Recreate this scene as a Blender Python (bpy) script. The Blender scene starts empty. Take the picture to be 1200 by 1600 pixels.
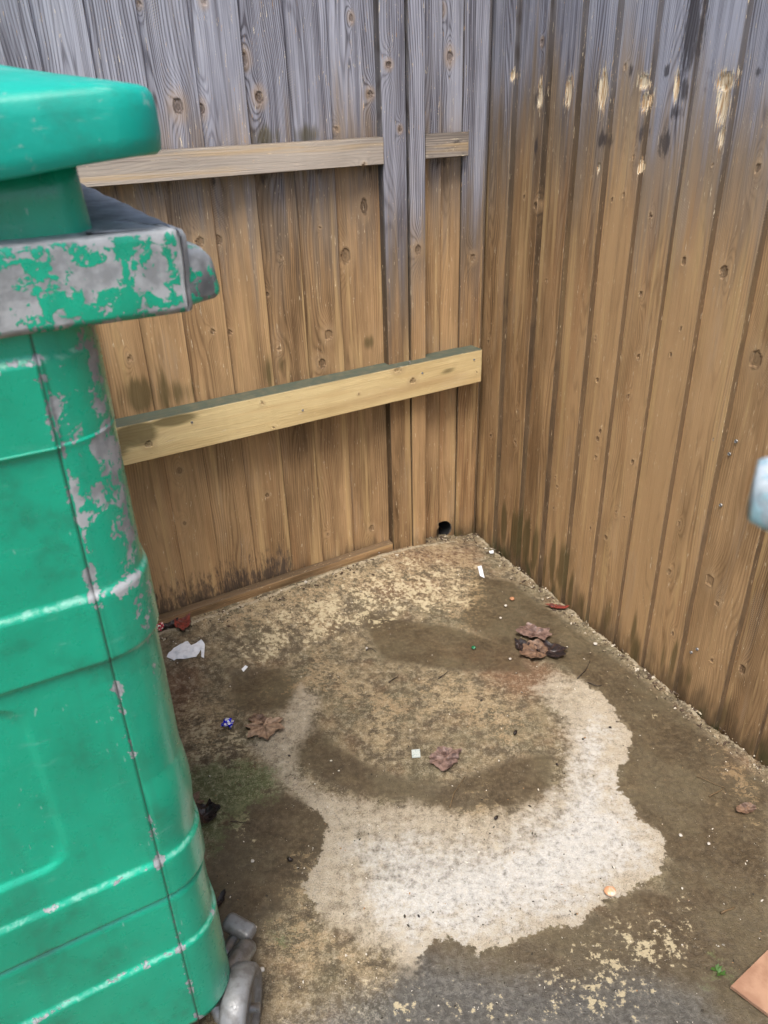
import bpy, bmesh, math, random
import numpy as np
from mathutils import Vector, Matrix, noise as mnoise
PI = math.pi
random.seed(7)
rng = np.random.default_rng(7)
SC = bpy.context.scene
COL = SC.collection

# ------------------------------------------------------------------ camera
FPX, HCAM = 1217.0, 1.42
TH, ROLL = math.radians(28.40), math.radians(1.73)
_c, _s = math.cos(TH), math.sin(TH)
FWD = Vector((0, _c, -_s))
_r0, _d0 = Vector((1, 0, 0)), Vector((0, -_s, -_c))
RIGHT = math.cos(ROLL) * _r0 + math.sin(ROLL) * _d0
DOWN = -math.sin(ROLL) * _r0 + math.cos(ROLL) * _d0
CAMP = Vector((0, 0, HCAM))
cd = bpy.data.cameras.new('camera')
cam = bpy.data.objects.new('camera', cd); COL.objects.link(cam)
m = Matrix((RIGHT, -DOWN, -FWD)).transposed().to_4x4(); m.translation = CAMP
cam.matrix_world = m
cd.sensor_fit = 'VERTICAL'; cd.sensor_height = 36.0
cd.lens = FPX / 1600 * 36.0
cd.clip_start = 0.02; cd.clip_end = 500
cd.dof.use_dof = True; cd.dof.focus_distance = 2.0; cd.dof.aperture_fstop = 8.5
SC.camera = cam

# ------------------------------------------------------------------ light
W = bpy.data.worlds.new('World'); SC.world = W; W.use_nodes = True
nt = W.node_tree; bgn = nt.nodes['Background']
sky = nt.nodes.new('ShaderNodeTexSky'); sky.sky_type = 'NISHITA'; sky.sun_disc = False
SUN_EL, SUN_AZ = math.radians(66), math.radians(-170)      # azimuth from +Y towards +X
sky.sun_elevation = SUN_EL; sky.sun_rotation = SUN_AZ
sky.air_density = 1.0; sky.dust_density = 4.0; sky.ozone_density = 1.0
nt.links.new(sky.outputs[0], bgn.inputs[0]); bgn.inputs[1].default_value = 0.112
sl = bpy.data.lights.new('sun', 'SUN'); sl.energy = 2.1; sl.angle = math.radians(26); sl.color = (1, .96, .9)
so = bpy.data.objects.new('sun', sl); COL.objects.link(so)
dirv = Vector((math.sin(SUN_AZ) * math.cos(SUN_EL), math.cos(SUN_AZ) * math.cos(SUN_EL), math.sin(SUN_EL)))
so.rotation_euler = dirv.to_track_quat('Z', 'Y').to_euler(); so.location = (0, 0, 6)
SC.view_settings.view_transform = 'Standard'; SC.view_settings.look = 'None'
SC.cycles.max_bounces = 4; SC.cycles.diffuse_bounces = 2; SC.cycles.glossy_bounces = 2; SC.cycles.use_adaptive_sampling = True; SC.cycles.adaptive_threshold = .04
SC.view_settings.exposure = 0.86; SC.view_settings.gamma = 1.0

# ------------------------------------------------------------------ pixel -> world helpers (1200x1600 photo pixels)
def ray(x, y): return FWD + RIGHT * ((x - 600) / FPX) + DOWN * ((y - 800) / FPX)
def at(x, y, z=0.0):
    r = ray(x, y); t = (z - HCAM) / r.z; return CAMP + r * t
def on_plane(x, y, P, n):
    r = ray(x, y); t = (P - CAMP).dot(n) / r.dot(n); return CAMP + r * t

P0 = at(740, 825)                                             # the inner corner of the fences
AL, AR = math.radians(60), math.radians(-26)
DL = Vector((-math.sin(AL), -math.cos(AL), 0)); NL = Vector((math.cos(AL), -math.sin(AL), 0))   # from the corner leftwards; towards camera
DR = Vector((-math.sin(AR), -math.cos(AR), 0)); NR = Vector((-math.cos(AR), math.sin(AR), 0))
def rise(dl, u):
    """the slab and the dirt on it climb a little towards the back fence"""
    a = min(1, max(0, (.36 - dl) / .32)); b = min(1, max(0, (u - .06) / .45))
    return .058 * a * a * (3 - 2 * a) * b * (2 - b)
def left_uz(x, y, off=0.0):
    p = on_plane(x, y, P0 + NL * off, NL); return (p - P0).dot(DL), p.z
def right_uz(x, y, off=0.0):
    p = on_plane(x, y, P0 + NR * off, NR); return (p - P0).dot(DR), p.z

# ------------------------------------------------------------------ object helpers
def tag(o, label=None, cat=None, group=None, kind=None):
    if label: o['label'] = label
    if cat: o['category'] = cat
    if group: o['group'] = group
    if kind: o['kind'] = kind
    return o
def empty(name, loc=(0, 0, 0), rz=0.0):
    o = bpy.data.objects.new(name, None); COL.objects.link(o)
    o.location = loc; o.rotation_euler = (0, 0, rz); o.empty_display_size = .1
    return o
def mesh_obj(name, verts, faces, mat, parent=None, smooth=False, attrs=None, loc=None):
    me = bpy.data.meshes.new(name)
    me.from_pydata([tuple(v) for v in verts], [], faces)
    me.update()
    if attrs:
        for k, a in attrs.items():
            a = np.asarray(a, dtype=np.float32)
            if a.ndim == 2:
                at_ = me.attributes.new(k, 'FLOAT_VECTOR', 'POINT'); at_.data.foreach_set('vector', a.ravel())
            else:
                at_ = me.attributes.new(k, 'FLOAT', 'POINT'); at_.data.foreach_set('value', a)
    me.materials.append(mat)
    if smooth: me.polygons.foreach_set('use_smooth', [True] * len(me.polygons))
    o = bpy.data.objects.new(name, me); COL.objects.link(o)
    if parent: o.parent = parent
    if loc is not None: o.location = loc
    return o
def bm_obj(name, bm, mat, parent=None, smooth=False):
    bmesh.ops.recalc_face_normals(bm, faces=bm.faces)
    me = bpy.data.meshes.new(name); bm.to_mesh(me); bm.free()
    me.materials.append(mat)
    if smooth: me.polygons.foreach_set('use_smooth', [True] * len(me.polygons))
    o = bpy.data.objects.new(name, me); COL.objects.link(o)
    if parent: o.parent = parent
    return o
def sstep(a, b, x):
    t = np.clip((x - a) / (b - a), 0, 1); return t * t * (3 - 2 * t)
def wob(x, y, seed=0.0, f=1.0):
    """cheap smooth pseudo noise, -1..1, for arrays"""
    x = np.asarray(x) * f; y = np.asarray(y) * f
    return (np.sin(x * 1.7 + 1.3 * np.sin(y * 1.1 + seed) + seed * 2.1) + np.sin(y * 2.3 + 1.7 * np.sin(x * .9 + seed * 1.7)) +
            .6 * np.sin(x * 4.1 + y * 3.3 + seed * .7 + 1.5 * np.sin(y * 2.9 - x * 1.7))) / 2.6

# ------------------------------------------------------------------ node helpers
class NT:
    def __init__(s, name):
        s.mat = bpy.data.materials.new(name); s.mat.use_nodes = True
        s.t = s.mat.node_tree; s.t.nodes.clear()
        s.out = s.t.nodes.new('ShaderNodeOutputMaterial'); s.b = s.t.nodes.new('ShaderNodeBsdfPrincipled')
        s.t.links.new(s.b.outputs[0], s.out.inputs[0])
    def n(s, typ, **kw):
        nd = s.t.nodes.new(typ)
        for k, v in kw.items(): setattr(nd, k, v)
        return nd
    def put(s, sock, v):
        if isinstance(v, bpy.types.NodeSocket): s.t.links.new(v, sock)
        elif isinstance(v, (tuple, list)) and len(v) == 3 and sock.type == 'RGBA': sock.default_value = (*v, 1)
        else: sock.default_value = v
    def math(s, op, a, b=None, c=None, clamp=False):
        nd = s.n('ShaderNodeMath', operation=op, use_clamp=clamp)
        s.put(nd.inputs[0], a)
        if b is not None: s.put(nd.inputs[1], b)
        if c is not None: s.put(nd.inputs[2], c)
        return nd.outputs[0]
    def vmath(s, op, a, b=None):
        nd = s.n('ShaderNodeVectorMath', operation=op); s.put(nd.inputs[0], a)
        if b is not None: s.put(nd.inputs[1], b)
        return nd.outputs[0]
    def scale(s, v, sx, sy, sz):
        return s.vmath('MULTIPLY', v, (sx, sy, sz))
    def noise(s, v, scale, detail=3, rough=.55, dist=0.0):
        nd = s.n('ShaderNodeTexNoise'); s.put(nd.inputs['Vector'], v); nd.inputs['Scale'].default_value = scale
        nd.inputs['Detail'].default_value = detail; nd.inputs['Roughness'].default_value = rough; nd.inputs['Distortion'].default_value = dist
        return nd.outputs[0]
    def vor(s, v, scale, feature='F1', out=0):
        nd = s.n('ShaderNodeTexVoronoi', feature=feature); s.put(nd.inputs['Vector'], v); nd.inputs['Scale'].default_value = scale
        return nd.outputs[out]
    def step(s, x, a, b):
        nd = s.n('ShaderNodeMapRange', interpolation_type='SMOOTHSTEP'); s.put(nd.inputs[0], x)
        s.put(nd.inputs[1], a); s.put(nd.inputs[2], b); return nd.outputs[0]
    def lin(s, x, a, b, c, d):
        nd = s.n('ShaderNodeMapRange'); s.put(nd.inputs[0], x)
        for i, v in enumerate((a, b, c, d)): s.put(nd.inputs[i + 1], v)
        return nd.outputs[0]
    def mix(s, f, a, b, blend='MIX'):
        nd = s.n('ShaderNodeMix', data_type='RGBA', blend_type=blend); nd.clamp_factor = True
        s.put(nd.inputs[0], f); s.put(nd.inputs[6], a); s.put(nd.inputs[7], b); return nd.outputs[2]
    def attr(s, name, out=2):
        return s.n('ShaderNodeAttribute', attribute_name=name).outputs[out]
    def sep(s, v):
        nd = s.n('ShaderNodeSeparateXYZ'); s.put(nd.inputs[0], v); return nd.outputs
    def comb(s, x, y, z):
        nd = s.n('ShaderNodeCombineXYZ')
        for i, v in enumerate((x, y, z)): s.put(nd.inputs[i], v)
        return nd.outputs[0]
    def obj(s): return s.n('ShaderNodeTexCoord').outputs['Object']
    def pos(s): return s.n('ShaderNodeNewGeometry').outputs['Position']
    def bump(s, h, dist, strength=1.0, nrm=None):
        nd = s.n('ShaderNodeBump'); s.put(nd.inputs['Height'], h); nd.inputs['Distance'].default_value = dist
        s.put(nd.inputs['Strength'], strength)
        if nrm is not None: s.put(nd.inputs['Normal'], nrm)
        return nd.outputs[0]
    def done(s, col, rough=.6, nrm=None, **kw):
        s.put(s.b.inputs['Base Color'], col); s.put(s.b.inputs['Roughness'], rough)
        if nrm is not None: s.put(s.b.inputs['Normal'], nrm)
        for k, v in kw.items(): s.put(s.b.inputs[k.replace('_', ' ')], v)
        return s.mat

# ------------------------------------------------------------------ wood
def wood_material(name, brown_a, brown_b, grey=True, algae_top=False, damp=True, contrast=1.0):
    N = NT(name)
    gp = N.attr('gp', 1)
    oc = N.n('ShaderNodeObjectInfo').outputs['Color']
    seed, tone, trans = N.sep(oc)                              # r seed, g tone, b height offset of the weathering
    off = N.comb(N.math('MULTIPLY', seed, 13.7), N.math('MULTIPLY', seed, 5.1), N.math('MULTIPLY', seed, 37.3))
    v = N.vmath('ADD', gp, off)
    x, y, z = N.sep(v)
    wz = N.sep(N.pos())[2]
    warp = N.noise(N.scale(v, 5, 5, 1.6), 1.0, 2, .5)
    warp2 = N.noise(N.scale(v, 22, 22, 5), 1.0, 2, .5)
    gb = N.attr('gb')                                          # grain displaced round knots and into arches
    ph = N.math('ADD', N.math('MULTIPLY', x, 900.0), N.math('MULTIPLY', warp, 75.0))
    ph = N.math('ADD', ph, N.math('MULTIPLY', warp2, 7.0)); ph = N.math('ADD', ph, gb)
    ring = N.math('SINE', ph); ring = N.math('MULTIPLY_ADD', ring, .5, .5)
    ring = N.math('POWER', ring, 2.2)
    ringamp = N.lin(N.noise(N.scale(v, 9, 9, 1.1), 1.0, 2), .3, .7, .15, 1.0)
    ring = N.math('MULTIPLY', ring, ringamp)
    fib = N.noise(N.scale(v, 420, 420, 9), 1.0, 3, .6)
    fib2 = N.noise(N.scale(v, 110, 110, 2.2), 1.0, 3, .6)
    blot = N.noise(N.scale(v, 16, 16, 3.2), 1.0, 4, .6)
    fade = N.noise(N.scale(v, 30, 30, 2.0), 1.0, 3, .6)
    # browns
    streak = N.noise(N.scale(v, 34, 34, 1.3), 1.0, 3, .6)
    f = N.math('ADD', N.math('MULTIPLY', ring, .40 * contrast), N.math('MULTIPLY', N.math('SUBTRACT', fib2, .5), .75 * contrast))
    f = N.math('ADD', f, N.math('MULTIPLY', N.math('SUBTRACT', fib, .5), .5 * contrast))
    f = N.math('ADD', f, N.math('MULTIPLY', N.math('SUBTRACT', .5, blot), 1.5))
    f = N.math('ADD', f, N.math('MULTIPLY', N.math('SUBTRACT', .5, tone), 1.3))
    f = N.math('ADD', f, .28, clamp=True)
    brown = N.mix(f, brown_a, brown_b)
    redn = N.step(N.noise(N.scale(v, 12, 12, 1.2), 1.3, 2), .52, .75)
    brown = N.mix(N.math('MULTIPLY', redn, .35), brown, (.33, .16, .065))
    gold = N.math('MULTIPLY', N.step(streak, .52, .68), .5)
    brown = N.mix(gold, brown, (.66, .455, .215))
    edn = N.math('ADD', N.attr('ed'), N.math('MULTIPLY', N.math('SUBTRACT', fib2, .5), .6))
    col = brown
    if grey:
        g = N.math('ADD', N.math('MULTIPLY', ring, .8), N.math('MULTIPLY', N.math('SUBTRACT', fib2, .5), 1.8))
        g = N.math('ADD', g, N.math('MULTIPLY', N.math('SUBTRACT', fib, .5), .9))
        g = N.math('ADD', g, N.math('MULTIPLY', N.math('SUBTRACT', .5, blot), .9))
        g = N.math('ADD', g, N.math('MULTIPLY', N.math('SUBTRACT', streak, .5), 1.0))
        g = N.math('ADD', g, N.math('MULTIPLY', N.math('SUBTRACT', .5, tone), .9))
        g = N.math('ADD', g, .30, clamp=True)
        gcol = N.mix(g, (.53, .55, .65), (.085, .088, .125))
        gcol = N.mix(N.math('MULTIPLY', N.step(blot, .55, .75), .35), gcol, (.17, .14, .12))
        # where on its height each board turns from silvered to brown
        zz = N.math('SUBTRACT', wz, trans)
        zz = N.math('ADD', zz, N.math('MULTIPLY', N.math('SUBTRACT', fade, .5), .55))
        zz = N.math('ADD', zz, N.math('MULTIPLY', N.math('SUBTRACT', fib2, .5), .24))
        w = N.step(zz, -.10, .15)
        col = N.mix(N.math('MULTIPLY', N.step(zz, -.34, -.02), .72), col, N.mix(f, (.33, .275, .225), (.10, .078, .06)))
        col = N.mix(w, col, gcol)
        # a tired greyish bloom in the brown part too
        w2 = N.math('MULTIPLY', N.step(zz, -.45, .0), .26)
        col = N.mix(w2, col, (.155, .125, .095))
    saw = N.math('MULTIPLY_ADD', N.math('SINE', N.math('ADD', N.math('MULTIPLY', z, 1150.0), N.math('MULTIPLY', x, 520.0))), .5, .5)
    sawm = N.math('MULTIPLY', N.step(N.noise(N.scale(v, 11, 11, 3.0), 1.3, 1), .60, .70), N.step(fib, .42, .6))
    col = N.mix(N.math('MULTIPLY', N.math('MULTIPLY', N.math('POWER', saw, 3.0), sawm), .42), col, (.60, .52, .42))
    col = N.mix(N.math('MULTIPLY', N.step(edn, .25, .9), .72), col, (.045, .034, .024))  # board-edge dirt, with the shade of the gaps deepened in the colour
    # knots
    kd = N.attr('kn')                                          # 1 at a knot's centre, 0 at its rim, negative outside
    kdn = N.math('ADD', kd, N.math('MULTIPLY', N.math('SUBTRACT', N.noise(v, 90, 2), .5), .5))
    halo = N.math('MULTIPLY', N.step(kdn, -1.5, -.1), .6)
    col = N.mix(halo, col, N.mix(.6, col, (.50, .34, .19)))
    core = N.step(kdn, -.02, .12)
    rings = N.math('MULTIPLY_ADD', N.math('SINE', N.math('MULTIPLY', kdn, 16.0)), .5, .5)
    kcol = N.mix(rings, N.mix(.5, N.mix(.75, col, (.03, .02, .014)), (.07, .04, .025)), N.mix(.6, col, (.10, .06, .035)))
    col = N.mix(N.math('MULTIPLY', core, N.lin(N.noise(v, 11, 1), .35, .65, .35, .85)), col, kcol)
    # torn chips and rot
    ch = N.math('ADD', N.attr('chip'), N.math('MULTIPLY', N.math('SUBTRACT', N.noise(N.scale(v, 300, 300, 26), 1.0, 5, .75), .5), 3.4))
    fresh = N.step(ch, .46, .54)
    col = N.mix(fresh, col, N.mix(N.step(N.noise(N.scale(v, 300, 300, 14), 1.0, 3), .42, .62), (.88, .76, .54), (.50, .29, .13)))
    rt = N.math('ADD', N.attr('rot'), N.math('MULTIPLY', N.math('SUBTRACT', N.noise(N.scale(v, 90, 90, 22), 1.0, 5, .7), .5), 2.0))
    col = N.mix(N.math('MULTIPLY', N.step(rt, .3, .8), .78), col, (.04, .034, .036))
    if damp:
        dz = N.math('ADD', N.math('MULTIPLY', N.noise(N.scale(v, 26, 26, 6), 1.0, 3), .30), -.10)
        dm = N.step(N.math('SUBTRACT', wz, dz), .05, -.06)
        col = N.mix(N.math('MULTIPLY', dm, .72), col, (.062, .043, .024))
        gm = N.math('MULTIPLY', N.step(N.noise(N.scale(v, 14, 14, 7), 1.0, 3), .5, .7), N.step(wz, .09, .0))
        col = N.mix(N.math('MULTIPLY', gm, .8), col, (.045, .055, .018))
    st = N.attr('stain')                                       # green-brown drip stain beside rails
    stn = N.math('ADD', st, N.math('MULTIPLY', N.math('SUBTRACT', N.noise(N.scale(v, 70, 70, 5), 1.0, 3), .5), 1.1))
    col = N.mix(N.math('MULTIPLY', N.step(stn, .35, .85), .72), col, (.075, .062, .022))
    if algae_top:
        nz = N.sep(N.n('ShaderNodeNewGeometry').outputs['True Normal'])[2]
        al = N.math('MULTIPLY', N.step(nz, .6, .9), N.lin(N.noise(v, 40, 4), .3, .6, .75, 1.0))
        col = N.mix(al, col, (.065, .082, .062))
    specks = N.step(N.vor(v, 95), .09, .05)
    spsel = N.step(N.noise(v, 23, 1), .62, .66)
    col = N.mix(N.math('MULTIPLY', N.math('MULTIPLY', specks, spsel), .25), col, (.5, .42, .32))
    h = N.math('ADD', N.math('MULTIPLY', fib2, .6), N.math('MULTIPLY', fib, .35))
    nr = N.bump(h, .0016, .9)
    rough = N.lin(blot, .3, .7, .55, .8)
    return N.done(col, rough, nr, Specular_IOR_Level=.35)

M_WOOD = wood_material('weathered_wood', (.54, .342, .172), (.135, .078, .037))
M_RAIL_NEW = wood_material('pale_pine', (.80, .63, .33), (.46, .30, .12), grey=False, algae_top=True, damp=False, contrast=.55)
M_RAIL_OLD = wood_material('greyed_rail', (.53, .46, .385), (.21, .18, .155), grey=False, damp=False)

def plank(name, parent, u0, u1, z0, z1, front, back, mat, horizontal=False, res=.005, knots=(), chips=(), rots=(), stains=(),
          arches=(), color=(.5, .5, 1.2), hole=None, lean=0.0, wavy=.0006, bend=0.0):
    """A plank on a fence plane. Fence local frame: x = along the fence from the corner, y = out towards the yard, z = up.
    front(t) gives the front's y for t = 0..1 across the section; grain runs along z, or along x when horizontal."""
    cu = np.linspace(u0, u1, max(3, int((u1 - u0) / res) + 1)); cz = np.linspace(z0, z1, max(3, int((z1 - z0) / res) + 1))
    bev = .0018
    cu = np.sort(np.concatenate([cu, [u0 + bev, u1 - bev]])); cz = np.sort(np.concatenate([cz, [z0 + bev, z1 - bev]]))
    U, Z = np.meshgrid(cu, cz); nu, nz = len(cu), len(cz)
    t = (U - u0) / (u1 - u0)
    Y = front(t).astype(float)
    ed = np.minimum.reduce([U - u0, u1 - U, Z - z0, z1 - Z]); Y = Y - bev * (1 - np.clip(ed / bev, 0, 1))
    sd = color[0] * 31.0
    u_e, z_e = np.minimum(U - u0, u1 - U).copy(), np.minimum(Z - z0, z1 - Z).copy()
    if not horizontal: z_e = z_e + 1
    Y = Y + wavy * wob(U * 30, Z * 6, sd)
    kn = np.full(U.shape, -4.0); gb = np.zeros(U.shape)
    A, B = (Z, U) if horizontal else (U, Z)                     # across / along the grain
    for (ku, kz, r, el) in knots:
        a, b = (kz, ku) if horizontal else (ku, kz)
        d = np.sqrt(((A - a) / r) ** 2 + ((B - b) / (r * el)) ** 2)
        kn = np.maximum(kn, 1 - d)
        gb = gb + (18 + r * 900) * np.exp(-(((A - a) / (r * 2.0)) ** 2 + ((B - b) / (r * 4.2)) ** 2))
        Y = Y + .0012 * np.exp(-(d / 1.6) ** 2) - .0022 * (np.clip(1 - d, 0, 1) > .25)
    for (ku, kz, ra, rb, amp) in arches:
        a, b = (kz, ku) if horizontal else (ku, kz)
        gb = gb + amp * np.exp(-(((A - a) / ra) ** 2 + ((B - b) / rb) ** 2))
    chip = np.zeros(U.shape); rot = np.zeros(U.shape); stain = np.zeros(U.shape)
    for (a, b, ra, rb) in chips:
        e = np.exp(-(np.abs((U - a) / ra) ** 2 + np.abs((Z - b) / rb) ** 2)); chip = np.maximum(chip, e * 1.05); Y = Y - .003 * sstep(.4, .8, e)
    for (a, b, ra, rb, k) in rots: rot = np.maximum(rot, k * np.exp(-(((U - a) / ra) ** 2 + ((Z - b) / rb) ** 2)))
    for (a, b, ra, rb, k) in stains: stain = np.maximum(stain, k * np.exp(-(((U - a) / ra) ** 2 + ((Z - b) / rb) ** 2)))
    shift = lean * (Z - (z0 + z1) / 2) + bend * np.sin((Z - z0) * 3)
    if hole:
        hu, hz, hr = hole
        d = np.hypot(U - hu, Z - hz); near = (np.abs(d - hr) < res * .75) & (d > 1e-6)
        k = np.where(near, hr / np.maximum(d, 1e-6), 1.0)
        U = hu + (U - hu) * k; Z = hz + (Z - hz) * k
    X = U + shift if not horizontal else U
    n = nu * nz
    V = np.stack([X.ravel(), Y.ravel(), Z.ravel()], 1)
    faces = []
    idx = np.arange(n).reshape(nz, nu)
    for j in range(nz - 1):
        for i in range(nu - 1):
            if hole:
                cx, cz_ = U[j:j+2, i:i+2].mean(), Z[j:j+2, i:i+2].mean()
                if math.hypot(cx - hole[0], cz_ - hole[1]) < hole[2] * .985: continue
            faces.append((int(idx[j, i]), int(idx[j+1, i]), int(idx[j+1, i+1]), int(idx[j, i+1])))
    # side walls and back
    ring = list(idx[0, :]) + list(idx[1:, -1]) + list(idx[-1, -2::-1]) + list(idx[-2:0:-1, 0])
    ring = [int(r) for r in ring]
    VB = V[ring].copy(); VB[:, 1] = back
    allv = np.concatenate([V, VB]); L = len(ring)
    for k in range(L):
        faces.append((ring[k], ring[(k+1) % L], n + (k+1) % L, n + k))
    if not hole: faces.append(tuple(n + k for k in range(L)))
    def ext(a, fill=None):
        a = a.ravel(); return np.concatenate([a, a[ring] if fill is None else np.full(L, fill)])
    if horizontal: gp = np.stack([allv[:, 2], allv[:, 1], allv[:, 0]], 1)
    else: gp = allv.copy()
    o = mesh_obj(name, allv, faces, mat, parent, smooth=False,
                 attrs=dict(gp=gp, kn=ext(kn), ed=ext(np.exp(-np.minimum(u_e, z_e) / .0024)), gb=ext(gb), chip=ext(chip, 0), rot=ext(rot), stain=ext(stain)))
    o.color = (color[0], color[1], color[2], 1)
    return o

def wedge(t0, t1): return lambda t: t0 + (t1 - t0) * t

def make_metal(name, col, rough=.35, metallic=.9, dirt=.4):
    N = NT(name); o = N.obj()
    n1 = N.noise(o, 60, 4); n2 = N.noise(o, 300, 3)
    c = N.mix(N.math('MULTIPLY', N.step(n1, .4, .65), dirt), col, (.09, .085, .08))
    return N.done(c, N.lin(n2, .3, .7, rough - .1, rough + .2), N.bump(n2, .0006, .5), Metallic=metallic)
M_ZINC = make_metal('zinc', (.33, .33, .32), .45, .7)

def screw(parent, u, z, y, r=.0045):
    bm = bmesh.new()
    bmesh.ops.create_cone(bm, cap_ends=True, segments=14, radius1=r, radius2=r * .8, depth=.002)
    top = [f for f in bm.faces if len(f.verts) == 14 and f.normal.z > .5]
    ins = bmesh.ops.inset_region(bm, faces=top, thickness=r * .45)
    for v in top[0].verts: v.co.z -= .0014
    bmesh.ops.rotate(bm, verts=bm.verts, matrix=Matrix.Rotation(-PI / 2, 3, 'X'))
    o = bm_obj('screw', bm, M_ZINC, parent); o.location = (u, y + .0008, z); return o

TOPZ = 1.86
# ------------------------------------------------------------------ fence along the back (left in the picture)
def fence_root(name, D, Nn):
    o = empty(name, (P0.x, P0.y, 0))
    o.matrix_world = Matrix(((D.x, Nn.x, 0, P0.x), (D.y, Nn.y, 0, P0.y), (0, 0, 1, 0), (0, 0, 0, 1)))
    return o
# the fence frame is right-handed only one way: mirror by hand for the back fence
def flip(u): return u
backf = empty('wooden_fence', (P0.x, P0.y, 0), math.atan2(-DL.y, -DL.x)); tag(backf,
    'back wooden fence with a pale new rail and a round hole near its foot', 'fence', 'board fences round the bin yard')
# local x of this root runs towards the corner (positive), so u = -x ; local y then points away from the yard -> use negative y
# planks are built in a mirrored helper: positions (u, y, z) -> (-u, -y, z)
def bplank(name, u0, u1, z0, z1, front, back, mat, **kw):
    """same as plank but for the back fence (rotate by half a turn keeps handedness)"""
    o = plank(name, None, u0, u1, z0, z1, front, back, mat, **kw)
    return o
backf.rotation_euler.z = math.atan2(DL.y, DL.x)               # local +x = DL
# with +x = DL, local +y = z cross DL; check its side and flip y if it points out of the yard
yl = Vector((-DL.y, DL.x, 0)); SL = 1.0 if yl.dot(NL) > 0 else -1.0
yr = Vector((-DR.y, DR.x, 0)); SR = 1.0 if yr.dot(NR) > 0 else -1.0
def place(o, root, S):
    if S < 0:
        me = o.data; co = np.empty(len(me.vertices) * 3, dtype=np.float32); me.vertices.foreach_get('co', co)
        co = co.reshape(-1, 3); co[:, 1] *= -1; me.vertices.foreach_set('co', co.ravel())
        me.flip_normals(); me.update(); o.location.y *= -1
        if o.name.startswith('screw'): pass
    o.parent = root
    return o

LK = [(541,400,.017,1.5),(513,523,.014,1.3),(504,568,.012,1.4),(568,322,.011,2.2),(590,460,.012,1.3),(278,166,.013,1.6),(315,170,.010,1.5),
      (380,92,.012,1.3),(703,88,.010,1.6),(690,14,.009,1.4),(312,378,.012,1.2),(342,375,.012,1.2),(597,102,.009,1.0),(577,147,.008,1.3),
      (580,825,.011,1.2),(405,152,.011,1.4),(648,440,.011,1.1),(734,402,.011,1.3),(527,202,.006,1.0),(360,520,.007,1.1),(332,518,.007,1.1),
      (548,28,.006,1.6),(438,402,.004,1.2),(217,4,.006,1.4),(318,2,.007,1.4),(418,460,.006,1.2),(437,545,.006,1.2),(500,355,.004,1),(203,560,.008,1.2),(280,735,.009,1.2),(771,93,.006,1.4)]
LK = [(*left_uz(x, y, .012), r, e) for x, y, r, e in LK]
edges = [-.015] + [-left_uz(x, y, .012)[0] * -1 for x, y in [(755,400),(716,400)]]
EL = sorted([.012, left_uz(717,400,.012)[0], left_uz(680,700,.012)[0], left_uz(659,700,.012)[0] - .0, left_uz(612,700,.012)[0], left_uz(590,400,.012)[0],
             left_uz(518,300,.012)[0], left_uz(453,273,.012)[0], left_uz(391,277,.012)[0], left_uz(320,283,.012)[0], left_uz(247,290,.012)[0]])
while EL[-1] < 2.7: EL.append(EL[-1] + .112 + random.uniform(-.008, .008))
HOLE = (*left_uz(693, 828, .015), .0335)
zr_hi = (left_uz(600, 257, .055)[1], left_uz(600, 214, .055)[1]); zr_lo = ((left_uz(752, 596, .085)[1] + left_uz(300, 704, .085)[1]) / 2, (left_uz(752, 549, .085)[1] + left_uz(300, 640, .085)[1]) / 2)
LST = [(*left_uz(x, y, .012), ru, rz_, k) for x, y, ru, rz_, k in [(215,618,.05,.06,1.1),(255,615,.025,.09,.8),(285,612,.05,.05,.8),(418,580,.02,.07,.8),(440,570,.015,.04,.8),(575,535,.03,.03,.8),(640,535,.02,.05,.6),(735,540,.02,.02,.9)]]
rs = random.Random(3)
for i in range(len(EL) - 1):
    a, b = EL[i], EL[i + 1]
    vis = a < 1.25
    mid = (a + b) / 2
    kn = [k for k in LK if a + .004 < k[0] < b - .004]
    if vis and rs.random() < .5: kn.append((a + (b - a) * rs.uniform(.25, .75), rs.uniform(.1, .5), rs.uniform(.004, .009), 1.3))
    ar = [(mid + rs.uniform(-.03, .03), rs.uniform(.2, 1.7), rs.uniform(.015, .035), rs.uniform(.18, .4), rs.uniform(15, 38)) for _ in range(3)]
    st = []
    if vis and i > 3:
        st += [(a + (b - a) * rs.random(), .66, rs.uniform(.02, .05), rs.uniform(.02, .05), rs.uniform(.5, .9))]
        if i in (6, 7): st += [(a + .06, 1.325, .05, .035, .85)]
    st += [c for c in LST if a - .05 < c[0] < b + .05]
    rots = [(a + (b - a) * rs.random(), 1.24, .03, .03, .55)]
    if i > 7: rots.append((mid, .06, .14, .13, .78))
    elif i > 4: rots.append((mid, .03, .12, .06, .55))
    hl = HOLE if a < HOLE[0] + .045 and b > HOLE[0] - .03 else None
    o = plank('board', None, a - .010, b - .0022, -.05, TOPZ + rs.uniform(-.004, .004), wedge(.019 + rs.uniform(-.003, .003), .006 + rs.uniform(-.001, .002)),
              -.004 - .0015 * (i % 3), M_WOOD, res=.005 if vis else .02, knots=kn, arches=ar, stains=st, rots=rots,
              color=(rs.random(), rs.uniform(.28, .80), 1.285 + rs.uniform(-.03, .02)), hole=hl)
    place(o, backf, SL)
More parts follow.
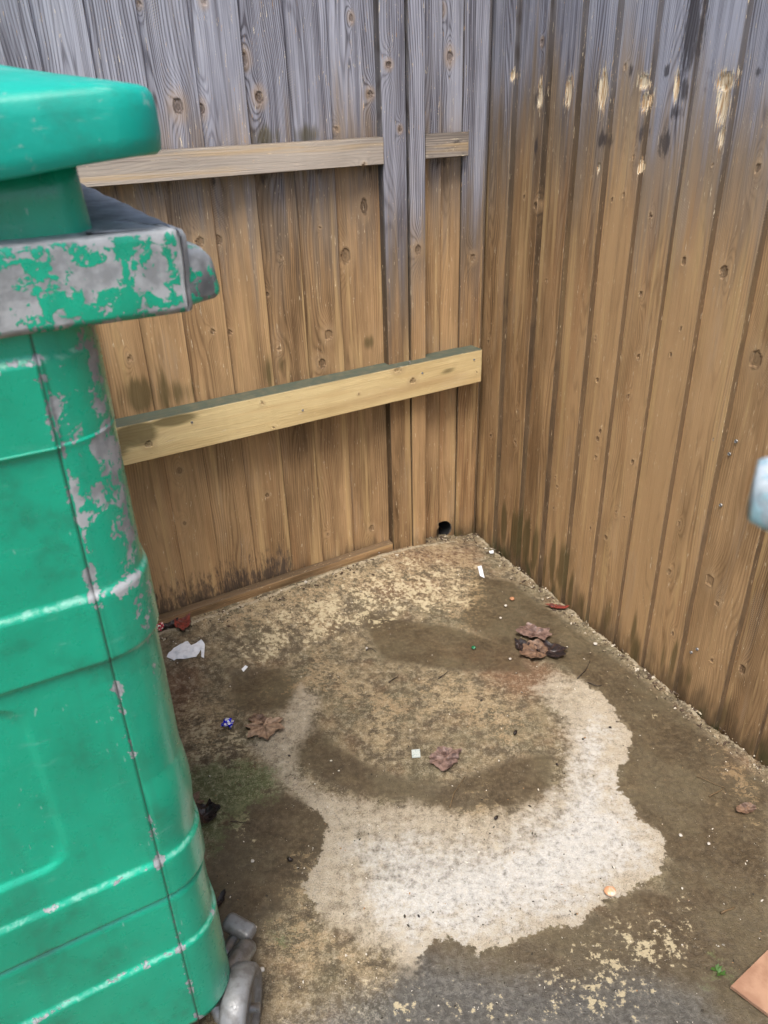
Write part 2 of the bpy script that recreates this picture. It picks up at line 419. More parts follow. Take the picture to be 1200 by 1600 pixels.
# two uprights nailed over the boards, side by side
uA0, uA1 = left_uz(635, 300, .04)[0], left_uz(598, 300, .04)[0]
uB0, uB1 = left_uz(662, 300, .042)[0], left_uz(637, 300, .042)[0]
o = plank('post', None, uA0, uA1, -.05, TOPZ + .02, wedge(.046, .0475), .0215, M_WOOD, knots=[k for k in LK if uA0 < k[0] < uA1] + [(uA0 + .02, 1.33, .006, 1.2)],
          arches=[((uA0 + uA1) / 2, .95, .03, .3, 36), ((uA0 + uA1) / 2, .3, .03, .25, 25)], color=(.31, .30, 1.02), lean=.004); place(o, backf, SL)
o = plank('batten', None, uB0, uB1, -.05, TOPZ + .02, wedge(.052, .0525), .0213, M_WOOD, knots=[((uB0 + uB1) / 2, 1.02, .012, 1.3)],
          rots=[((uB0 + uB1) / 2, .62, .01, .03, .4)], color=(.83, .60, 1.05)); place(o, backf, SL)
uC1 = left_uz(719, 300, .02)[0]
o = plank('batten', None, .016, uC1, -.05, TOPZ + .01, wedge(.026, .0275), .0216, M_WOOD, knots=[k for k in LK if .016 < k[0] < uC1], color=(.57, .36, 1.08)); place(o, backf, SL)
# rails
o = plank('rail', None, uA1 + .0015, 2.7, *zr_hi, wedge(.055, .0555), .0222, M_RAIL_OLD, horizontal=True,
          knots=[(left_uz(567, 257, .05)[0], 1.250, .006, 1.0)], arches=[(.6, 1.27, .2, .015, 20), (.9, 1.28, .25, .012, 25)], color=(.22, .62, 1.0)); place(o, backf, SL)
us0, us1 = left_uz(732, 215, .045)[0], uB0 - .0015
o = plank('rail', None, us0, us1, zr_hi[0] + .004, zr_hi[1], wedge(.048, .048), .0278, M_RAIL_OLD, horizontal=True, color=(.71, .18, 1.0), rots=[(us0 + .05, 1.28, .1, .06, .3)]); place(o, backf, SL)
ul0 = left_uz(753, 570, .085)[0]
kl = [(645, 595, .009, 1.3), (232, 694, .010, 1.2), (622, 578, .009, 1.6), (410, 630, .005, 1.0), (428, 668, .004, 1.0), (745, 582, .003, 1.0), (560, 615, .004, 1)]
kl = [(*left_uz(x, y, .085), r, e) for x, y, r, e in kl]
su, sz = left_uz(215, 690, .085)
o = plank('rail', None, ul0, 2.7, *zr_lo, wedge(.085, .0855), .0222, M_RAIL_NEW, horizontal=True, knots=kl,
          stains=[(su, sz + .02, .06, .035, 1.5), (su - .1, sz + .035, .07, .018, 1.3), (su + .1, sz, .08, .05, 1.5), (su + .05, sz - .01, .03, .03, .8), (left_uz(700, 560, .085)[0], .655, .04, .012, .8)],
          arches=[(.45, .62, .18, .03, 26), (.8, .63, .3, .02, 22), (.15, .61, .2, .02, 16)], color=(.44, .62, 1.0)); place(o, backf, SL)
o['label'] = 'pale new pine rail with a green algae-coated top edge'
for (x, y) in [(473, 641), (660, 583), (741, 562), (640, 566), (300, 660)]:
    u, z = left_uz(x, y, .0855); s = screw(None, u, z, .0852, .0036); place(s, backf, SL)
# timber lip along the foot of the boards
uk0 = left_uz(612, 862, .04)[0]
o = plank('kick_board', None, uk0, 2.7, .020, (left_uz(430, 915, .056)[1] + left_uz(300, 950, .056)[1]) / 2, wedge(.050, .056), .0226, M_WOOD, horizontal=True, color=(.12, .35, 1.9), rots=[(1.0, .0, .5, .03, .5)], wavy=.0012); place(o, backf, SL)
# closed black tube added behind the boards so the hole reads dark
N = NT('black_tube'); M_TUBE = N.done((.008, .008, .008), .8)
bm = bmesh.new(); bmesh.ops.create_cone(bm, cap_ends=False, segments=32, radius1=.0333, radius2=.0333, depth=.22)
cap = bmesh.ops.create_circle(bm, cap_ends=True, segments=32, radius=.0333)
for v in cap['verts']: v.co.z += .109
bmesh.ops.rotate(bm, verts=bm.verts, matrix=Matrix.Rotation(PI / 2 * (1 if SL > 0 else 1), 3, 'X'))
pp = bm_obj('hole_tube', bm, M_TUBE, backf)
# rotated cylinder axis along y, closed end behind the boards
co = [v.co.y for v in pp.data.vertices]
pp.location = (HOLE[0], -.100 * SL, HOLE[1])
if SL < 0: pp.rotation_euler = (0, 0, PI)

# ------------------------------------------------------------------ fence on the right
rightf = empty('wooden_fence', (P0.x, P0.y, 0), math.atan2(DR.y, DR.x)); tag(rightf,
    'right-hand wooden fence of overlapping boards with a row of splintered chips near its top', 'fence', 'board fences round the bin yard')
RK = [(1180,562,.018,1.3),(1108,908,.015,1.3),(1122,943,.006,1.3),(1131,425,.012,1.4),(1070,408,.008,1.5),(843,320,.008,1.3),(975,105,.005,1.2),
      (852,66,.006,1.4),(925,825,.005,1.4),(945,840,.007,1.3),(990,722,.007,1.4),(998,558,.007,1.3),(933,594,.006,1.3),(928,530,.006,1.2),
      (1015,338,.006,1.2),(992,247,.004,1.3),(1045,893,.008,1.2),(935,685,.007,1.3),(955,312,.005,1.2),(808,690,.006,1.2),(770,680,.006,1.3),(1187,262,.008,1.2),
      (1160,1047,.010,1.5),(925,912,.006,1.2),(940,673,.006,1.4),(980,620,.005,1.4),(1000,460,.006,1.2),(870,760,.006,1.2),(1117,258,.003,1)]
RK = [(*right_uz(x, y, .012), r, e) for x, y, r, e in RK]
chips = [(849,150,.010,.030),(893,145,.013,.036),(947,140,.016,.042),(1008,128,.016,.016),(1010,160,.012,.02),(1058,137,.006,.032),
         (1138,128,.022,.018),(1135,160,.014,.04),(1002,262,.004,.014),(940,262,.004,.012),(806,118,.008,.014),(1134,215,.006,.02)]
chips = [(*right_uz(x, y, .012), a * 1.35, b * 1.1) for x, y, a, b in chips]
rots = [(1085,40,.03,.10,1.1),(945,218,.022,.02,1.0),(1040,222,.022,.03,1.0),(842,228,.012,.025,.9),(1072,140,.016,.035,.9),(935,130,.012,.03,.7),(1040,112,.01,.012,1.0),(985,112,.008,.02,.9),(1185,112,.01,.01,.9),
        (1060,175,.03,.02,.7),(843,150,.012,.03,.7),(1107,110,.012,.03,.7),(1000,205,.03,.03,.55)]
rots = [(*right_uz(x, y, .012), a, b, k) for x, y, a, b, k in rots]
ER = [-.005] + [right_uz(x, y, .014)[0] for x, y in [(790,500),(835,500),(878,500),(924,500),(974,500),(1032,500),(1094,500),(1169,500),(1147,1030),(1185,1170)]]
ER = sorted(ER)
ER = [ER[0], ER[1]] + [e for e in ER[2:] ]
E2 = [ER[0]]
for e in ER[1:]:
    if e - E2[-1] > .07: E2.append(e)
ER = E2
while ER[-1] < 2.7: ER.append(ER[-1] + .125 + random.uniform(-.01, .01))
rs = random.Random(11)
for i in range(len(ER) - 1):
    a, b = ER[i], ER[i + 1]; vis = a < 1.35; mid = (a + b) / 2
    kn = [k for k in RK if a + .004 < k[0] < b - .004]
    if vis: kn += [(a + (b - a) * rs.uniform(.2, .8), rs.uniform(.1, 1.2), rs.uniform(.003, .006), 1.3) for _ in range(2)]
    ar = [(mid + rs.uniform(-.03, .03), rs.uniform(.1, 1.7), rs.uniform(.015, .04), rs.uniform(.18, .45), rs.uniform(15, 40)) for _ in range(4)]
    st = [(a + (b - a) * rs.random(), rs.uniform(.0, .12), rs.uniform(.01, .03), rs.uniform(.03, .1), rs.uniform(.4, .9)) for _ in range(2)]
    if 1 <= i <= 3: st += [(a + (b - a) * rs.random(), .12, .022, .10, 1.2) for _ in range(3)]
    o = plank('board', None, a - .011, b - .0026, -.045 + rs.uniform(-.01, .01), TOPZ + rs.uniform(-.004, .004), wedge(.005 + rs.uniform(-.001, .001), .0215 + rs.uniform(-.004, .005)),
              -.004 - .0015 * (i % 3), M_WOOD, res=.005 if vis else .02, knots=kn, arches=ar, stains=st,
              chips=[c for c in chips if a - .02 < c[0] < b + .02], rots=[c for c in rots if a - .04 < c[0] < b + .04],
              color=(rs.random(), .86 if a < .78 < b else rs.uniform(.24, .82), 1.375 + rs.uniform(-.09, .07)), lean=rs.uniform(-.003, .003))
    place(o, rightf, SR)
o = plank('batten', None, .006, .038, -.04, TOPZ, wedge(.024, .026), .0192, M_WOOD, color=(.91, .55, 1.2)); place(o, rightf, SR)
for (x, y) in [(1118, 686), (1148, 690), (1137, 710), (1124, 790), (1100, 775), (1088, 1015), (1078, 1020)]:
    u, z = right_uz(x, y, .015)
    ii = max(k for k in range(len(ER)) if ER[k] <= u); tt = (u - ER[ii]) / (ER[ii + 1] - ER[ii])
    s = screw(None, u, z, .0075 + .011 * tt + .0015, .0045); place(s, rightf, SR)

# ------------------------------------------------------------------ ground
def axis_samples(lo, hi, d, far):
    c = np.arange(lo, hi + 1e-6, d); out = []; s = d; p = hi
    while p < far: s *= 1.25; p += s; out.append(p)
    neg = []; s = d; p = lo
    while p > -far: s *= 1.25; p -= s; neg.append(p)
    return np.array(neg[::-1] + list(c) + out)
gx = axis_samples(-.75, 1.05, .006, 40); gy = axis_samples(.62, 2.5, .006, 40)
GX, GY = np.meshgrid(gx, gy)
def px_poly(pts): return np.array([at(x, y)[:2] for x, y in pts])
def sdf(poly):
    """signed distance, positive inside, in metres, of a ground polygon"""
    d = np.full(GX.shape, 1e9); inside = np.zeros(GX.shape, bool); n = len(poly)
    for i in range(n):
        ax, ay = poly[i]; bx, by = poly[(i + 1) % n]
        ex, ey = bx - ax, by - ay; wx, wy = GX - ax, GY - ay
        t = np.clip((wx * ex + wy * ey) / max(ex * ex + ey * ey, 1e-12), 0, 1)
        d = np.minimum(d, (wx - ex * t) ** 2 + (wy - ey * t) ** 2)
        c = ((ay > GY) != (by > GY)) & (GX < (bx - ax) * (GY - ay) / ((by - ay) if abs(by - ay) > 1e-12 else 1e-12) + ax)
        inside ^= c
    d = np.sqrt(d); return np.where(inside, d, -d)
def field(polys, soft):
    f = np.full(GX.shape, -1.0)
    for p in polys: f = np.maximum(f, np.clip(sdf(px_poly(p)) / soft, -1, 1))
    return f
DRY = [[(470,1072),(500,1085),(492,1130),(462,1180),(480,1225),(520,1242),(560,1246),(600,1258),(640,1252),(700,1268),(740,1275),(785,1268),(845,1250),(880,1215),(880,1170),(870,1120),(830,1075),
        (870,1050),(915,1068),(950,1095),(985,1145),(988,1165),(968,1200),(962,1235),(985,1255),(990,1275),(1030,1300),(1045,1340),(1030,1362),(985,1395),
        (955,1405),(900,1445),(840,1452),(790,1478),(745,1490),(715,1468),(680,1470),(655,1490),(650,1525),(600,1500),(545,1468),(500,1440),(475,1380),
        (500,1330),(514,1285),(470,1250),(435,1225),(400,1180),(385,1160),(430,1135)]]
WHITE = [[(540,1300),(640,1290),(760,1310),(860,1250),(900,1120),(950,1120),(970,1240),(1020,1310),(1030,1350),(900,1430),(740,1480),(640,1480),(560,1430)]]
TAN = [[(560,900),(620,860),(720,842),(750,870),(770,930),(740,985),(690,960),(620,935),(560,950),(520,1010),(430,1010),(330,1000),(300,980),(420,950)],
       [(420,1090),(500,1010),(560,1060),(640,1085),(730,1060),(800,1090),(830,1120),(800,1170),(720,1130),(640,1120),(600,1190),(560,1150),(560,1110),(500,1090)],
       [(250,1090),(330,1080),(390,1110),(360,1180),(270,1190)],
       [(470,1330),(520,1300),(500,1440),(640,1520),(600,1560),(520,1500),(440,1545),(400,1470),(440,1420)],
       [(700,1270),(760,1240),(790,1265),(760,1300)],
       [(1090,1150),(1190,1200),(1200,1300),(1150,1260),(1110,1190)],
       [(640,1060),(720,1050),(810,1085),(800,1110),(700,1085),(640,1100)]]
DARK = [[(360,1262),(440,1240),(500,1262),(514,1290),(500,1330),(455,1400),(405,1450),(380,1560),(330,1520),(320,1380)],
        [(740,900),(800,910),(880,970),(1000,1060),(1130,1170),(1200,1230),(1200,1560),(1080,1560),(1040,1400),(1045,1340),(1030,1298),(990,1270),(965,1235),(970,1195),(988,1165),(985,1140),(930,1075),(880,1040),(800,1020),(720,970)],
        [(640,1480),(680,1468),(715,1466),(745,1488),(790,1476),(900,1445),(1000,1390),(1200,1420),(1200,1900),(560,1900),(600,1600)],
        [(360,1050),(440,1045),(470,1080),(440,1110),(370,1110)],
        [(480,1120),(520,1165),(570,1195),(620,1215),(700,1228),(790,1190),(862,1175),(858,1235),(800,1262),(760,1262),(700,1262),(640,1248),(560,1240),(500,1215),(462,1180)],
        [(560,960),(700,980),(800,1010),(830,1050),(700,1045),(600,1030)]]
MOSS = [[(270,1200),(370,1180),(430,1200),(440,1240),(380,1270),(340,1330),(290,1330)], [(1105,1510),(1140,1505),(1150,1525),(1110,1535)], [(425,1460),(450,1455),(455,1475),(430,1480)]]
FLECK = [[(640,1500),(800,1530),(870,1440),(960,1400),(1060,1370),(1130,1430),(1120,1520),(1060,1600),(1000,1640),(500,1640),(540,1500)],[(860,1460),(960,1440),(1080,1450),(1040,1560),(900,1560)], [(640,870),(760,880),(770,960),(640,980),(400,1060),(300,1030),(420,960)],
         [(250,1090),(300,1075),(430,1130),(420,1340),(270,1330)], [(880,1040),(1000,1060),(1080,1130),(1020,1140)]]
RUST = [[(700,1015),(790,1010),(870,1035),(870,1085),(800,1095),(740,1050)],[(590,880),(740,850),(760,890),(680,900),(620,915)],[(560,930),(700,905),(690,930),(600,945)],[(250,1060),(320,1040),(300,1130),(250,1130)],[(1100,1150),(1180,1200),(1160,1240),(1100,1190)]]
CRISP = [[(900,1060),(1000,1100),(1100,1300),(1050,1440),(760,1520),(640,1500),(560,1400),(700,1380),(880,1300),(930,1220)],[(520,1250),(470,1260),(470,1340),(400,1470),(500,1420),(540,1320)]]
GREYD = [[(600,1540),(660,1500),(760,1520),(880,1540),(1000,1520),(1100,1560),(1300,1900),(300,1900),(420,1620)]]
# height of the slab: a broken crusty edge beside the right fence, then a dark gap
dR = (GX - P0.x) * NR.x + (GY - P0.y) * NR.y; uR = (GX - P0.x) * DR.x + (GY - P0.y) * DR.y
dLf = (GX - P0.x) * NL.x + (GY - P0.y) * NL.y; uL = (GX - P0.x) * DL.x + (GY - P0.y) * DL.y
edge = .016 + .005 * wob(uR * 9, uR * 3, 2.0) + .004 * wob(uR * 45, uR * 20, 5.0)
lip = np.exp(-((dR - edge - .008) / .009) ** 2) * (.5 + .5 * wob(uR * 30, uR * 11, 1.0)) * sstep(.02, .1, uR)
GZ = -.045 * sstep(.004, -.003, dR - edge) + .008 * lip
GZ = GZ + .0015 * wob(GX * 9, GY * 9, 3) + .0008 * wob(GX * 41, GY * 37, 1)
_b = np.clip((uL - .06) / .45, 0, 1); GZ = GZ + .058 * sstep(.36, .04, dLf) * _b * (2 - _b)
# crumbling ridge in front of the kick board
edL = .062 + .016 * sstep(.35, 1.1, uL)
ripl = np.exp(-((dLf - edL - .004 * wob(uL * 30, uL * 13, 4)) / .006) ** 2) * sstep(.05, .2, uL)
GZ = GZ + .006 * ripl * (.6 + .4 * wob(uL * 40, uL * 21, 2))
inyard = (dR > -.004) & (dLf > -.004)
GZ = np.where(inyard, GZ, -.06)
idx = np.arange(GX.size).reshape(GX.shape)
q = np.stack([idx[:-1, :-1], idx[:-1, 1:], idx[1:, 1:], idx[1:, :-1]], -1).reshape(-1, 4)

N = NT('stained_concrete')
p = N.obj()
nA = N.noise(p, 6, 5, .62); nB = N.noise(p, 22, 5, .65); nC = N.noise(p, 90, 4, .65); nD = N.noise(p, 340, 3, .6)
def sub5(x): return N.math('SUBTRACT', x, .5)
edgeN = N.math('ADD', N.math('MULTIPLY', sub5(nB), .55), N.math('MULTIPLY', sub5(nC), .35))
edgeB = N.math('ADD', N.math('MULTIPLY', sub5(nB), 3.6), N.math('MULTIPLY', sub5(nC), 2.6))
edgeB = N.math('ADD', edgeB, N.math('MULTIPLY', sub5(nD), 1.2))
nM = N.noise(p, 48, 5, .72)
base = N.mix(N.step(nB, .38, .62), (.105, .080, .048), (.235, .180, .105))
base = N.mix(N.math('MULTIPLY', N.step(nM, .5, .62), .5), base, (.33, .26, .15))
base = N.mix(N.math('MULTIPLY', N.step(nA, .45, .62), .5), base, (.12, .105, .06))
base = N.mix(N.math('MULTIPLY', N.step(N.noise(p, 13, 4), .54, .68), .4), base, (.17, .10, .05))
rs_ = N.step(N.math('ADD', N.attr('rust'), N.math('MULTIPLY', sub5(nB), 2.5)), -.6, .9)
base = N.mix(N.math('MULTIPLY', rs_, .72), base, N.mix(nM, (.22, .10, .045), (.11, .062, .038)))
flake = N.noise(N.scale(p, 60, 95, 60), 1.0, 5, .75, .8)
tan = N.step(N.math('ADD', N.math('MULTIPLY', N.attr('tan'), .8), N.math('ADD', edgeB, N.math('MULTIPLY', sub5(flake), 5.5))), .42, .95)
tanc = N.mix(N.step(nC, .4, .6), (.48, .385, .24), (.28, .205, .11))
tanc = N.mix(N.math('MULTIPLY', N.step(nA, .42, .6), .5), tanc, (.30, .19, .095))
base = N.mix(N.math('MULTIPLY', tan, .80), base, tanc)
drk = N.step(N.math('ADD', N.attr('dark'), N.math('MULTIPLY', edgeN, 1.0)), -.35, .25)
darkc = N.mix(N.step(nC, .35, .7), (.055, .040, .024), (.105, .077, .044))
darkc = N.mix(N.math('MULTIPLY', N.step(nA, .4, .6), .35), darkc, (.16, .135, .085))
tsave = N.math('SUBTRACT', 1.0, N.math('MULTIPLY', tan, .75))
base = N.mix(N.math('MULTIPLY', N.math('MULTIPLY', drk, tsave), N.lin(N.noise(p, 9, 4, .6), .35, .65, .68, .98)), base, darkc)
gd = N.step(N.math('ADD', N.attr('greyd'), N.math('MULTIPLY', edgeN, 2.0)), -.6, .5)
base = N.mix(N.math('MULTIPLY', gd, .7), base, N.mix(N.step(nC, .4, .65), (.075, .078, .078), (.15, .15, .145)))
# old cream paint or lichen flecks
flk = N.math('ADD', N.attr('fleck'), N.math('ADD', N.math('MULTIPLY', sub5(nB), 3.6), N.math('MULTIPLY', sub5(nC), 3.4)))
flk = N.math('MULTIPLY', N.step(N.math('ADD', flk, N.math('MULTIPLY', sub5(flake), 1.6)), 1.1, 1.4), .9)
base = N.mix(flk, base, N.mix(nD, (.58, .50, .33), (.40, .33, .20)))
cr = N.step(N.attr('crisp'), -.5, .3)
dsoft = N.lin(cr, 0, 1, .55, .06)
dry = N.step(N.math('ADD', N.attr('dry'), N.math('MULTIPLY', edgeN, N.lin(cr, 0, 1, 3.4, 1.9))), N.math('MULTIPLY', dsoft, -.6), dsoft)
dry = N.math('MULTIPLY', dry, N.lin(cr, 0, 1, N.lin(nM, .35, .6, .55, .92), 1.0))
dryc = N.mix(N.step(nC, .3, .7), (.50, .44, .345), (.34, .285, .205))
wh = N.step(N.math('ADD', N.attr('white'), N.math('MULTIPLY', N.math('ADD', edgeB, 0.0), .8)), -.3, 1.0)
dryc = N.mix(N.math('MULTIPLY', wh, .9), dryc, N.mix(N.step(nD, .35, .7), (.64, .635, .615), (.40, .385, .35)))
dryc = N.mix(N.math('MULTIPLY', N.step(nB, .56, .7), .4), dryc, (.34, .275, .18))
base = N.mix(dry, base, dryc)
ms = N.step(N.math('ADD', N.attr('moss'), edgeB), -.2, .7)
base = N.mix(N.math('MULTIPLY', ms, .85), base, N.mix(nD, (.06, .085, .028), (.16, .18, .08)))
lp = N.step(N.math('ADD', N.attr('lip'), N.math('MULTIPLY', sub5(nC), 1.3)), .25, .6)
base = N.mix(N.math('MULTIPLY', lp, .85), base, N.mix(nD, (.46, .40, .29), (.26, .20, .12)))
# sand grains, pits, fine scratches
grain = N.step(N.vor(p, 240), .20, .10); gs = N.step(N.noise(p, 55, 2), .55, .63)
base = N.mix(N.math('MULTIPLY', N.math('MULTIPLY', grain, gs), .55), base, (.62, .57, .45))
pit = N.step(N.vor(N.vmath('ADD', p, (3.3, 1.1, 0)), 130), .13, .07); ps = N.step(N.noise(p, 34, 2), .54, .62)
base = N.mix(N.math('MULTIPLY', N.math('MULTIPLY', pit, ps), .8), base, (.05, .04, .025))
nE = N.noise(p, 900, 2, .6)
base = N.mix(N.lin(nE, .3, .7, 0, .5), base, N.mix(.45, base, (.03, .025, .015)))
mott = N.math('ADD', N.math('MULTIPLY', sub5(nC), 1.5), N.math('MULTIPLY', sub5(nD), 1.7)); mott = N.math('ADD', mott, N.math('MULTIPLY', sub5(N.noise(p, 48, 5, .7)), 1.4))
mott = N.math('MULTIPLY', mott, N.math('SUBTRACT', 1.0, N.math('MULTIPLY', drk, .7)))
mottl = N.math('MULTIPLY', mott, N.math('SUBTRACT', 1.0, N.math('MULTIPLY', drk, .65)))
base = N.mix(N.math('MULTIPLY', mottl, 1.0, clamp=True), base, N.mix(.6, base, (.62, .55, .42)))
base = N.mix(N.math('MULTIPLY', mott, -1.5, clamp=True), base, N.mix(.8, base, (.035, .027, .018)))
h = N.math('ADD', N.math('MULTIPLY', nC, .6), N.math('MULTIPLY', nD, .5)); 
rough = N.math('SUBTRACT', .85, N.math('MULTIPLY', N.math('MULTIPLY', drk, N.math('SUBTRACT', 1.0, dry)), .46))
M_GROUND = N.done(base, rough, N.bump(h, .0028, .9), Specular_IOR_Level=.4)
ground = mesh_obj('ground', np.stack([GX.ravel(), GY.ravel(), GZ.ravel()], 1), q.tolist(), M_GROUND, smooth=True,
    attrs={'dry': field(DRY, .05).ravel(), 'white': field(WHITE, .09).ravel(), 'tan': field(TAN, .06).ravel(), 'dark': field(DARK, .05).ravel(),
           'moss': field(MOSS, .05).ravel(), 'fleck': field(FLECK, .08).ravel(), 'greyd': field(GREYD, .08).ravel(),
           'rust': field(RUST, .07).ravel(), 'crisp': field(CRISP, .05).ravel(), 'lip': np.maximum(lip, ripl).ravel()})
tag(ground, kind='structure')

# ------------------------------------------------------------------ big bins
def paint_material(name, paint_hi, paint_lo, zinc_a, zinc_b, wear_bias=0.0):
    N = NT(name); p = N.obj(); wr = N.attr('wear')
    w = N.noise(p, 27, 7, .66, .5); w2 = N.noise(p, 75, 4, .6, .6); w3 = N.noise(p, 260, 2)
    f = N.math('ADD', N.math('MULTIPLY', N.math('SUBTRACT', w, .5), 2.2), N.math('MULTIPLY', N.math('SUBTRACT', w2, .5), 1.3))
    f = N.math('ADD', f, N.math('MULTIPLY', N.math('SUBTRACT', w3, .5), .35))
    f = N.math('ADD', f, wr)
    bare = N.step(f, .74 - wear_bias, .79 - wear_bias)
    pc = N.mix(N.lin(N.noise(p, 4.5, 4, .6), .38, .62, 0, 1), paint_hi, paint_lo)
    streak = N.noise(N.scale(p, 26, 26, 2.2), 1.0, 3)
    pc = N.mix(N.math('MULTIPLY', N.step(streak, .52, .72), .22), pc, (.02, .12, .085))
    scuff = N.noise(N.scale(p, 14, 14, 60), 1.0, 4, .7)
    pc = N.mix(N.math('MULTIPLY', N.step(scuff, .60, .78), .35), pc, (.16, .46, .36))
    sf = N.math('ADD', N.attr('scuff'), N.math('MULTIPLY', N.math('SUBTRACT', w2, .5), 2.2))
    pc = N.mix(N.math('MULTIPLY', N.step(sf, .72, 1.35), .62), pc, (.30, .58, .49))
    scr = N.noise(N.vmath('ADD', N.scale(p, 240, 240, 9), N.scale(p, 0, 0, 60)), 1.0, 2, .5)
    pc = N.mix(N.math('MULTIPLY', N.math('MULTIPLY', N.step(scr, .70, .74), N.step(N.noise(p, 7, 2), .5, .6)), .6), pc, (.30, .50, .44))
    dirt = N.noise(p, 9, 5, .7)
    pc = N.mix(N.math('MULTIPLY', N.step(dirt, .52, .72), .38), pc, (.015, .085, .055))
    zc = N.mix(N.step(N.noise(p, 40, 4), .38, .62), zinc_a, zinc_b)
    dk = N.attr('grime')
    zc = N.mix(N.math('MULTIPLY', N.step(N.math('ADD', dk, N.math('SUBTRACT', N.noise(p, 30, 4), .5)), .1, .8), .85), zc, (.05, .055, .06))
    rust = N.math('MULTIPLY', N.step(N.noise(p, 16, 3), .68, .74), .25)
    zc = N.mix(rust, zc, (.16, .085, .055))
    col = N.mix(bare, pc, zc)
    seam = N.attr('seam'); col = N.mix(N.math('MULTIPLY', seam, .9), col, (.012, .02, .018))
    h = N.math('ADD', N.math('MULTIPLY', bare, -.6), N.math('MULTIPLY', w3, .25))
    h = N.math('ADD', h, N.math('MULTIPLY', N.noise(p, 6, 2), 2.0))
    rough = N.mix(bare, (.30, .30, .30), (.6, .6, .6))
    return N.done(col, N.math('ADD', N.sep(rough)[0], N.math('MULTIPLY', N.math('SUBTRACT', w2, .5), .25)), N.bump(h, .0020, .7),
                  Metallic=N.math('MULTIPLY', bare, .12), Coat_Weight=N.math('MULTIPLY', N.math('SUBTRACT', 1.0, bare), .5), Coat_Roughness=.16)
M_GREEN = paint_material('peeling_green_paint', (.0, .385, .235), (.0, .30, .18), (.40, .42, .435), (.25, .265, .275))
M_BLUE = paint_material('peeling_blue_paint', (.50, .70, .80), (.45, .64, .76), (.74, .80, .86), (.46, .54, .62), .1)
N = NT('green_lid'); p = N.obj()
c = N.mix(N.step(N.noise(p, 18, 5, .65), .45, .75), (.0, .36, .28), (.01, .28, .215))
sc = N.noise(N.scale(p, 10, 25, 60), 1.0, 5, .7)
c = N.mix(N.math('MULTIPLY', N.step(sc, .57, .72), .6), c, (.25, .50, .43))
c = N.mix(N.math('MULTIPLY', N.step(N.noise(p, 55, 4, .7), .60, .74), .5), c, (.33, .45, .42))
M_LID = N.done(c, N.lin(N.noise(p, 40, 3), .3, .7, .33, .5), N.bump(N.noise(p, 30, 4), .002, .5))
M_LIDB = NT('blue_lid').done((.12, .3, .42), .45)
M_GREYRUB = make_metal('grey_casting', (.20, .205, .21), .45, .3, .6)
M_STEEL = make_metal('dull_steel', (.26, .27, .28), .35, .8, .5)

BX, BY, BR = .598, .45, .068                                     # half width, half depth, corner radius of the body
Z_RB, Z_RT = 1.236, 1.312
def rrect(hx, hy, r, fine=.01, dense=None):
    """points, outward normals round a rounded rectangle, anticlockwise from the front-right corner's seam; front is -y"""
    pts = []
    def seg(ax, ay, bx, by, nx, ny, k):
        L = math.hypot(bx - ax, by - ay); n = max(1, int(L / k))
        for i in range(n): t = i / n; pts.append((ax + (bx - ax) * t, ay + (by - ay) * t, nx, ny))
    def arc(cx, cy, a0, a1, n):
        for i in range(n):
            a = a0 + (a1 - a0) * i / n; pts.append((cx + r * math.cos(a), cy + r * math.sin(a), math.cos(a), math.sin(a)))
    na = max(4, int(r * PI / 2 / fine))
    for e_ in (0, .0018 / r, .0036 / r): pts.append((hx - r + r * math.cos(-PI / 2 + e_), -hy + r + r * math.sin(-PI / 2 + e_), math.cos(-PI / 2 + e_), math.sin(-PI / 2 + e_)))
    arc(hx - r, -hy + r, -PI / 2 + .0075 / r if r > .03 else -PI / 2 + .35, 0, na); seg(hx, -hy + r, hx, hy - r, 1, 0, fine * 2)
    arc(hx - r, hy - r, 0, PI / 2, max(4, na // 2)); seg(hx - r, hy, -hx + r, hy, 0, 1, fine * 5)
    arc(-hx + r, hy - r, PI / 2, PI, max(4, na // 2)); seg(-hx, hy - r, -hx, -hy + r, -1, 0, fine * 5)
    arc(-hx + r, -hy + r, PI, 1.5 * PI, max(4, na // 2))
    # front: dense towards its right end
    x = -hx + r
    xs = []
    while x < hx - r - .3: xs.append(x); x += fine * 3
    while x < hx - r - .008: xs.append(x); x += fine * .6
    for x in xs + [hx - r - .006, hx - r - .0036, hx - r - .0018]: pts.append((x, -hy, 0, -1))
    return pts
def loft(rings, close_bottom=False, close_top=True):
    n = len(rings[0]); V = [v for r in rings for v in r]; F = []
    for j in range(len(rings) - 1):
        for i in range(n):
            k = (i + 1) % n; F.append((j * n + i, j * n + k, (j + 1) * n + k, (j + 1) * n + i))
    if close_top: F.append(tuple((len(rings) - 1) * n + i for i in range(n)))
    if close_bottom: F.append(tuple(range(n))[::-1])
    return V, F
BANDS = [(1.118, 1.209), (.857, .945), (.44, .512), (.14, .322)]  # raised bands of the pressing
